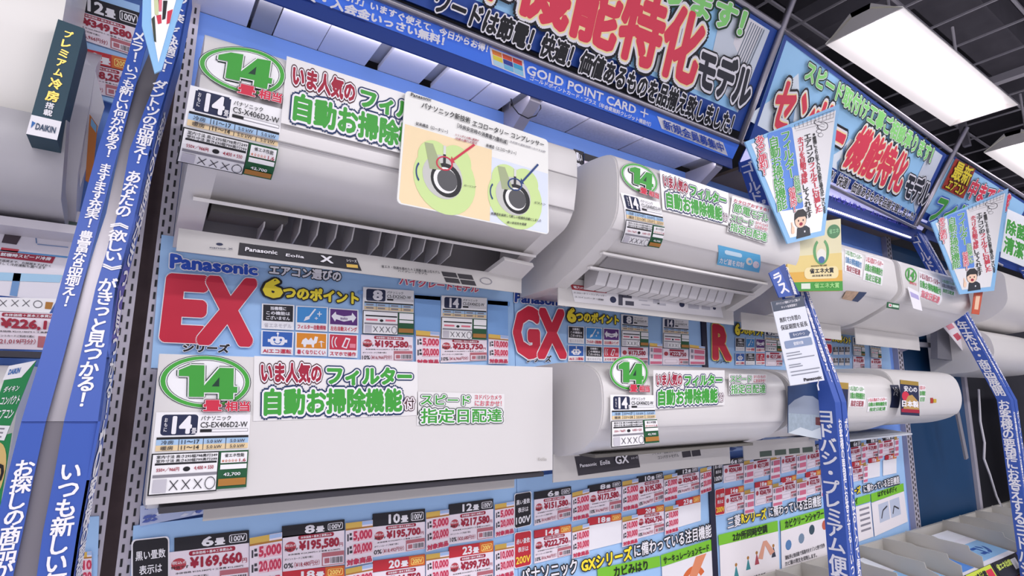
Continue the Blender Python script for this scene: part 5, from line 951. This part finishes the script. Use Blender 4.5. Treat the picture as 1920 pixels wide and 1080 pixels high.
# board on the near pole, seen at the top
b = MB(); pl = PY(-.46); q = Q(pl, [(268, -60), (352, -60), (303, 130), (290, 137)])
f = [pl.px(*p) for p in ((268, -20), (266, 48), (290, 137), (303, 131), (350, -20))]; b.add(f + [p + np.array([0, .004, 0]) for p in f], [(0, 1, 2, 3, 4), (9, 8, 7, 6, 5)] + [(i, (i + 1) % 5, (i + 1) % 5 + 5, i + 5) for i in range(5)], HB)
g = [pl.px(*p) - np.array([0, .0006, 0]) for p in ((283, -20), (284, 46), (297, 118), (336, -20))]; b.add(g, [(0, 1, 2, 3)], STK)
for pts, m in ((((284, 36), (290, 30), (293, 80), (289, 78)), M('#303a2c', .5)), (((288, -10), (298, -10), (297, 30), (290, 28)), M('#cfd8a8', .5)), (((293, 30), (302, 28), (303, 44), (296, 46)), RED), (((306, 2), (314, 2), (310, 36), (304, 38)), BLACK), (((314, 22), (324, 18), (318, 44), (312, 46)), RED), (((296, -10), (304, -10), (303, 22), (298, 22)), PINK)): b.add([pl.px(*p) - np.array([0, .0012, 0]) for p in pts], [(0, 1, 2, 3)], m)
b.build('hanging_board', label='pointed board with light blue rim hanging at the top of the near left pole', cat='sign board', group='filter cleaning boards hung on the poles')
# leaflet
LP = PY(-.475); q = Q(LP, [(1446, 566), (1505, 555), (1546, 713), (1482, 723)]); b = MB(); b.slab(q, .0015, M('#e3e6ee', .5)); b.rect(q, 0, 0, 100, 12, M('#4c5464', .5)); b.text(q, 12, 2, 88, 5, 'パナソニック最新エアコンご購入で', WHITE); b.text(q, 25, 7, 75, 10, 'ネット会員登録で', WHITE)
b.text(q, 12, 20, 76, 26, '無料で2年間の', LG, (), .02); b.text(q, 10, 29, 92, 35, '保証期間を延長', LG, (), .02); b.rect(q, 30, 39, 84, 46, M('#5d6c8c', .5)); b.poly(q, [(84, 38), (94, 42.5), (84, 47)], M('#5d6c8c', .5)); b.text(q, 40, 40.5, 76, 44.5, 'キャンペーン', WHITE); b.rrect(q, 10, 48, 92, 57, 3, 2, M('#8c9cba', .5)); b.text(q, 35, 50.5, 65, 54.5, '登録対象', WHITE)
for k, (y, l) in enumerate(((62, 40), (65, 44), (69, 80), (76, 34), (78.5, 38), (84, 86), (88, 80))): b.rect(q, 8, y, 8 + l, y + 1, M('#8a8e9a', .5))
b.text(q, 40, 94, 92, 97.5, 'Panasonic', LG, (), .04); b.build('leaflet', label='grey headed paper leaflet hanging on the middle blue pole', cat='leaflet')
FG = PY(-.462); q = Q(FG, [(1442, 512), (1471, 495), (1500, 552), (1461, 558)], off=.0003); b = MB(); b.slab(q, .003, POLEB); b.rect(q, 62, 0, 100, 100, M('#2c4690', .4)); b.text(q, 12, 14, 52, 46, 'ラ', WHITE, (), .04); b.text(q, 16, 52, 56, 86, 'ス', WHITE, (), .04); b.vtext(FG, FG.px(1474, 500), FG.px(1491, 552), 'カード会員募集', .016, WHITE, .0015)
b.build('pole_flag', label='short blue strip reading ラス above the grey leaflet', cat='flag')
b = MB(); b.tube([LP.px(1535, 712), LP.px(1533, 722), LP.px(1535, 732)], .002, WHITE, 6); b.build('string_tie', label='short white string tie below the leaflet on the middle pole', cat='string')
# award box
YP = PY(-.425); q = Q(YP, [(1474, 424), (1576, 410), (1580, 545), (1477, 546)]); b = MB(); f = q.map([0, 100, 100, 0], [0, 0, 100, 100], 0); b.hexa(list(f), [p + np.array([0, .014, 0]) for p in f], M('#d9b050', .5)); q = Q(YP, [(1474, 424), (1576, 410), (1580, 545), (1477, 546)], off=.0003)
b.rect(q, 0, 0, 100, 48, M('#e4dcb4', .5)); b.rect(q, 0, 48, 100, 72, M('#e6cf84', .5)); b.rect(q, 0, 72, 100, 87, M('#e2b04a', .5)); b.rect(q, 0, 87, 100, 100, M('#3f9a3a', .5))
b.ell(q, 85, 17, 13, 10, M('#2f7a40', .4), 22); b.text(q, 76, 13, 95, 20, '省エネ', M('#9fd8a0', .5)); b.ring(q, 60, 44, 15, 19, 5, 4, M('#4f9a52', .4), 30, -60, 240); b.ell(q, 60, 50, 9, 10, M('#e8e6d8', .4), 18); b.ell(q, 60, 56, 6, 5, M('#2a5a9c', .4), 14)
b.rrect(q, 28, 66, 92, 83, 8, 7, M('#f0dfa8', .5)); b.text(q, 40, 63, 70, 65.5, '2025年度', BLACK); b.text(q, 38, 68, 82, 75, '省エネ大賞', BLACK, (), .04); b.text(q, 42, 77, 78, 80, '経済産業大臣賞', LG)
b.rect(q, 22, 89, 38, 97, M('#dfe8d8', .5)); b.text(q, 45, 89, 92, 96, '省エネ大賞', M('#a8e08c', .5), (), .03); b.build('award_box', label='yellow and green upright award box beside the tilted board', cat='box')
# ================================================================ brochure rack along the foot of the right bays
RK = M('#b9b5ae', .5, noise=.04, name='rack_plastic'); rk = thing('brochure_rack', (3.3, -.25, .8), 'grey brochure rack with upright dividers at bottom right', 'rack')
b = MB(); b.box(1.80, 6.2, -.35, -.04, .80, .815, RK); b.build('rack_tray', rk)
b = MB(); b.box(1.80, 6.2, -.058, -.045, .815, .975, RK); b.build('rack_back', rk)
dx = [2.0, 2.17, 2.38, 2.62, 2.84, 3.07, 3.5, 3.72, 3.95, 4.2, 4.5, 4.9]
for i, x in enumerate(dx):
    b = MB(); f = [(x, -.058, .985), (x, -.17, .987), (x, -.19, .98), (x, -.30, .975), (x, -.305, .955), (x, -.345, .94), (x, -.35, .82), (x, -.058, .82)]
    b.add(f + [(p[0] + .004, p[1], p[2]) for p in f], [tuple(range(8)), tuple(range(8, 16))[::-1]] + [(k, (k + 1) % 8, (k + 1) % 8 + 8, k + 8) for k in range(8)], RK); b.build('divider', rk)
LBB = M('#8fc0ea', .35); WORDS = ('left of the middle pole foot', 'just right of the middle pole foot', 'third from the middle pole', 'under the board beside the blue end', 'just past the last price board', 'in the wide slot below the blue end panel', 'right of the wide slot below the blue end', 'below the hanging power cord', 'just right of the power cord', 'left of the right blue pole', 'behind the right blue pole')
for i, x in enumerate(dx[:-1]):
    x1 = dx[i + 1]; b = MB(); z = .925 + (i % 3) * .008; zf = z - .045
    b.hexa([(x + .015, -.08, z), (x1 - .012, -.08, z), (x1 - .012, -.345, zf), (x + .015, -.345, zf)], [(x + .015, -.08, .818), (x1 - .012, -.08, .818), (x1 - .012, -.345, .818), (x + .015, -.345, .818)], M('#e8e6ee', .4))
    n = np.cross((1, 0, 0), (0, -.265, -.045)); n = n if n[2] > 0 else -n; pl = Plane((0, -.08, z), n)
    q = Q(pl, [(x + .018, -.08, z), (x1 - .015, -.08, z), (x1 - .015, -.344, zf), (x + .018, -.344, zf)], off=.0006); b.rect(q, 0, 45, 100, 90, LBB if i % 3 != 1 else M('#4f8ad8', .4)); b.text(q, 10, 58, 80, 80, 'エアコン', WHITE if i % 3 != 2 else M('#2a58a8', .4), (), .06); b.rect(q, 0, 0, 100, 30, M('#eef0f6', .3))
    b.build('brochure_stack', label='stack of blue and white brochures ' + WORDS[i], cat='brochures', group='brochure stacks in the rack')
t = thing('price_rail', (3.6, -.40, .8), 'black price rail with coloured labels along the front of the rack', 'price rail')
b = MB(); b.hexa([(1.85, -.352, .905), (6.2, -.352, .905), (6.2, -.382, .84), (1.85, -.382, .84)], [(1.85, -.352, .80), (6.2, -.352, .80), (6.2, -.38, .80), (1.85, -.38, .80)], BLACK2); b.build('rail_body', t)
pl = Plane((0, -.352, .905), (0, -.065, .03))
for k in range(11):
    x = 1.95 + k * .3; q = Q(pl, [(x, -.353, .904), (x + .27, -.353, .904), (x + .27, -.3815, .842), (x, -.3815, .842)], off=.001); b = MB()
    b.slab(q, .001, (M('#c8d84a', .4), BLACK2, M('#3a46b0', .4))[k % 3]); b.text(q, 6, 15, 70, 48, '省エネ比較', (BLACK, M('#b8c85a', .5), WHITE)[k % 3], (), .05); b.rect(q, 72, 20, 96, 80, (RED, WHITE, RED)[k % 3]); b.build('rail_label', t)
for x0, m, s, lab in ((2.75, BLACK2, '省エネ', 'black poster hanging under the price rail near the bottom right corner'), (3.05, M('#4a56c0', .4), '比較', 'blue poster hanging under the price rail at bottom right'), (3.30, M('#b8384a', .4), '特価', 'red poster hanging under the price rail at the right edge')):
    q = Q(PY(-.386), [(x0, -.386, .83), (x0 + .24, -.386, .83), (x0 + .24, -.386, .64), (x0, -.386, .64)]); b = MB(); b.slab(q, .003, m); b.text(q, 10, 10, 90, 40, s, WHITE, (), .05); b.rect(q, 10, 55, 90, 90, M('#e8e4ee', .5)); b.build('hanging_poster', label=lab, cat='poster')
# ================================================================ left bay prints
LY = PY(-.03)
b = MB(); q = Q(LY, [(40, -60), (262, 10), (248, 205), (20, 130)]); b.slab(q, .006, BLB); b.build('price_board', label='light blue price board behind the teal box in the left bay', cat='board', group='light blue price boards')
price_card((121, -20, 10, 262, 24, 54), BLACK2, '12', '100V', (118, 11, 62, 259, 54, 108), '¥349,580', 'price card with a black header at the top left behind the teal box'); price_card((117, 80, 106, 250, 113, 136), RED3, '18', '200V', (114, 107, 160, 247, 137, 190), '¥348,250', 'price card with a red header at the top left behind the teal box')
coupon((66, -30, 32, 118, -16, 48), ('5,000', '10,000'), 'coupon slip beside the teal box at the top left')
LW = PY(-.05); q = Q(LW, [(-60, 372), (158, 398), (120, 566), (-60, 548)]); b = MB(); b.slab(q, .004, M('#e6e3ea', .4)); S = lambda cs, s, m=LG, **k: T4(b, LW, cs, s, m, off=.0012, step=.0001, **k); rr = lambda cs, m: b.rect(Q(LW, cs, off=.0008), 0, 0, 100, 100, m)
S([(-14, 371), (27, 375), (25, 381), (-16, 377)], '整える'); rr([(-20, 388), (19, 393), (14, 402), (-20, 397)], M('#a02a48', .5)); S([(-20, 404), (22, 409), (21, 413), (-20, 408)], '除湿しながら快適に', bold=.02); S([(-20, 411), (33, 417), (32, 421), (-20, 415)], 'お掃除もラク', bold=.02)
rr([(44, 413), (70, 416), (66, 424), (42, 420)], M('#7c8a72', .5)); rr([(82, 420), (106, 422), (104, 427), (81, 425)], M('#3c3a44', .5)); rr([(124, 414), (145, 417), (141, 432), (121, 430)], M('#5c7068', .5)); S([(52, 401), (112, 408), (111, 411), (51, 404)], '選べる3つの冷房', GREY)
rr([(-20, 418), (144, 437), (143, 439), (-20, 420)], M('#5a78b4', .5)); rr([(11, 434), (43, 438), (31, 459), (3, 455)], M('#4a3f46', .5)); b.line(Q(LW, [(60, 440), (130, 446), (128, 470), (58, 462)], off=.0008), 10, 5, 14, 70, 3, M('#6a8ab8', .5)); rr([(70, 457), (128, 463), (128, 465), (70, 459)], M('#8aa0c4', .5))
rr([(-20, 466), (128, 481), (126, 484), (-20, 468)], M('#5a9ad0', .5)); rr([(3, 464), (36, 468), (33, 474), (1, 470)], M('#c83c4c', .5)); rr([(-4, 471), (104, 482), (98, 494), (-8, 482)], M('#a02440', .5)); S([(3, 474), (97, 483), (94, 489), (1, 480)], '就寝時スピード冷房', WHITE, bold=.04); S([(-10, 485), (96, 497), (95, 501), (-12, 489)], '設定温度まで、お部屋をすばやく', BLACK, bold=.02); S([(-10, 491), (86, 500), (85, 505), (-12, 495)], 'やさしく冷房運転も選べます', BLACK, bold=.02)
rr([(-60, 508), (118, 516), (112, 530), (-60, 524)], M('#a8d0ea', .2)); rr([(26, 512), (40, 513), (32, 556), (18, 554)], M('#6f98c8', .3)); b.build('feature_poster', label='white feature poster with red bars below the cream unit', cat='poster')
LS = PY(-.055); q = Q(LS, [(-50, 556), (108, 560), (92, 588), (-50, 582)]); b = MB(); b.slab(q, .002, STK)
for k, x in enumerate((0, 22, 43)): q2 = Q(LS, [(x, 562), (x + 13, 563), (x + 12, 575), (x - 1, 574)], off=.0008); b.line(q2, 0, 0, 100, 100, 9, LG); b.line(q2, 100, 0, 0, 100, 9, LG)
b.ring(Q(LS, [(63, 563), (80, 564), (79, 578), (62, 577)], off=.0008), 50, 50, 50, 50, 7, 8, LG); b.rect(Q(LS, [(86, 566), (100, 567), (96, 580), (84, 579)], off=.0008), 0, 0, 100, 100, BROWN); b.build('spec_card', label='bottom of a specification card with three crosses at the left edge', cat='specification card', group='specification cards on the upper boards')
q = Q(LS, [(-70, 580), (103, 588), (80, 656), (-80, 652)]); b = MB(); b.slab(q, .002, TAGP); S = lambda cs, s, m=DRED, **k: T4(b, LS, cs, s, m, off=.0012, step=.0001, **k)
b.rrect(Q(LS, [(4, 586), (110, 590), (109, 598), (3, 593)], off=.0005), 0, 0, 100, 100, 3, 40, DRED); S([(9, 588), (100, 591), (99, 596), (8, 593)], '本体価格＋基本工事費込', WHITE); S([(3, 597), (124, 604), (121, 621), (3, 616)], '¥226,180', bold=.05); S([(-10, 619), (90, 622), (90, 625), (-10, 622)], '本体価格 ¥210,180円＋工事費', BLACK); S([(-10, 627), (66, 629), (65, 633), (-10, 631)], 'ポイントカードご利用で更に', BLACK); S([(-4, 634), (68, 636), (66, 646), (-5, 645)], '（21,019円分）', bold=.01); b.rect(Q(LS, [(72, 630), (86, 631), (82, 652), (70, 651)], off=.0008), 0, 0, 100, 100, M('#b86a74', .5))
b.build('price_card', label='large price card reading ¥226,180 cut by the left edge', cat='price card', group='price cards on the wall boards')
b = MB(); b.box(-.6, -.16, -.10, -.03, 1.675, 1.685, M('#3a3840', .5)); b.build('shelf_edge', label='dark thin shelf edge below the large left price card', cat='shelf')
t, P, full = unit(-1.0, -.175, [(0, 1.66), (-.18, 1.66), (-.22, 1.64), (-.23, 1.45), (-.18, 1.38), (0, 1.37)], [0, .03, .03, .04, .05, 0], 'white air conditioner at the lower left edge behind the green leaflet', group='white wall air conditioners on display')
GP = PY(-.27); q = Q(GP, [(17, 686), (68, 676), (8, 826), (-30, 822)]); b = MB(); b.slab(q, .003, M('#1f8a4c', .45)); q = Q(GP, [(17, 686), (68, 676), (8, 826), (-30, 822)], off=.0005)
b.poly(q, [(0, 0), (100, 0), (66, 20), (-6, 20)], STK); b.text(q, 8, 6, 50, 13, 'DAIKIN', M('#2a6ab0', .5), (), .04); b.text(q, 14, 30, 74, 38, 'ダイキン', STK, (), .03); b.text(q, 18, 44, 96, 55, 'コンパクト', STK, (), .03); b.text(q, 20, 62, 92, 73, 'エアコン', STK, (), .03); b.rect(q, 0, 82, 100, 100, STK)
for k in range(3): b.rect(q, 20, 85 + k * 5, 80, 87 + k * 5, GREY)
b.build('leaflet', label='green leaflet with white lettering at the lower left', cat='leaflet')
b = MB(); q = Q(GP, [(-30, 826), (22, 812), (0, 950), (-40, 960)]); b.slab(q, .003, M('#1f8a4c', .45)); q = Q(GP, [(-30, 826), (22, 812), (0, 950), (-40, 960)], off=.0006); b.ell(q, 50, 50, 48, 42, M('#e2c078', .4), 24); b.text(q, 50, 40, 92, 66, '0', BLACK, (), .02); b.build('green_card', label='green card with a gold disc below the green leaflet', cat='card')
b = MB(); q = Q(LY, [(-80, 985), (186, 968), (178, 1200), (-80, 1220)]); b.slab(q, .006, BLB); b.build('price_board', label='light blue price board glimpsed between the strips of the near pole', cat='board', group='light blue price boards')
coupon((150, 1036, 1110, 172, 1034, 1108), ('10', '20'), 'coupon slip glimpsed right of the near pole at the bottom'); 
# small far panels
b = MB(); b.box(4.45, 5.3, -.30, -.28, .8, 1.85, M('#9fc4e6', .45)); q = qw(4.45, .8, 5.3, 1.85, -.301); b.rect(q, 20, 4, 100, 30, M('#c03a3c', .5)); b.text(q, 4, 10, 40, 60, 'フィルター', WHITE, [(BLUEO, .12)], .04); b.build('side_poster', label='light blue poster at the right edge beyond the last pole', cat='poster')
card('red_card', PY(-.42), [(1827, 546), (1843, 547), (1836, 590), (1822, 588)], 'narrow orange red card hanging below the farther tilted board', 'card', M('#c8583c', .5), lambda b, q: b.rect(q, 25, 20, 75, 80, M('#f0c8a8', .5)))
card('flyer', PY(-.20), [(1752, 592), (1774, 587), (1838, 668), (1826, 684)], 'pale flyer with red print behind the right blue pole', 'flyer', M('#ece6ea', .5), lambda b, q: (b.rect(q, 20, 8, 80, 30, M('#e08a98', .5)), b.rect(q, 20, 40, 70, 52, M('#c8485c', .5))))
card('hanging_poster', PY(-.36), [(1890, 392), (1930, 410), (1920, 500), (1876, 482)], 'white poster with green letters at the right edge under the third banner', 'poster', M('#e6ecf0', .5), lambda b, q: (b.text(q, 6, 20, 90, 50, '除菌', GREEN, [(WHITE, .1)], .04), b.text(q, 6, 56, 90, 88, '清潔', GREEN, [(WHITE, .1)], .04)))
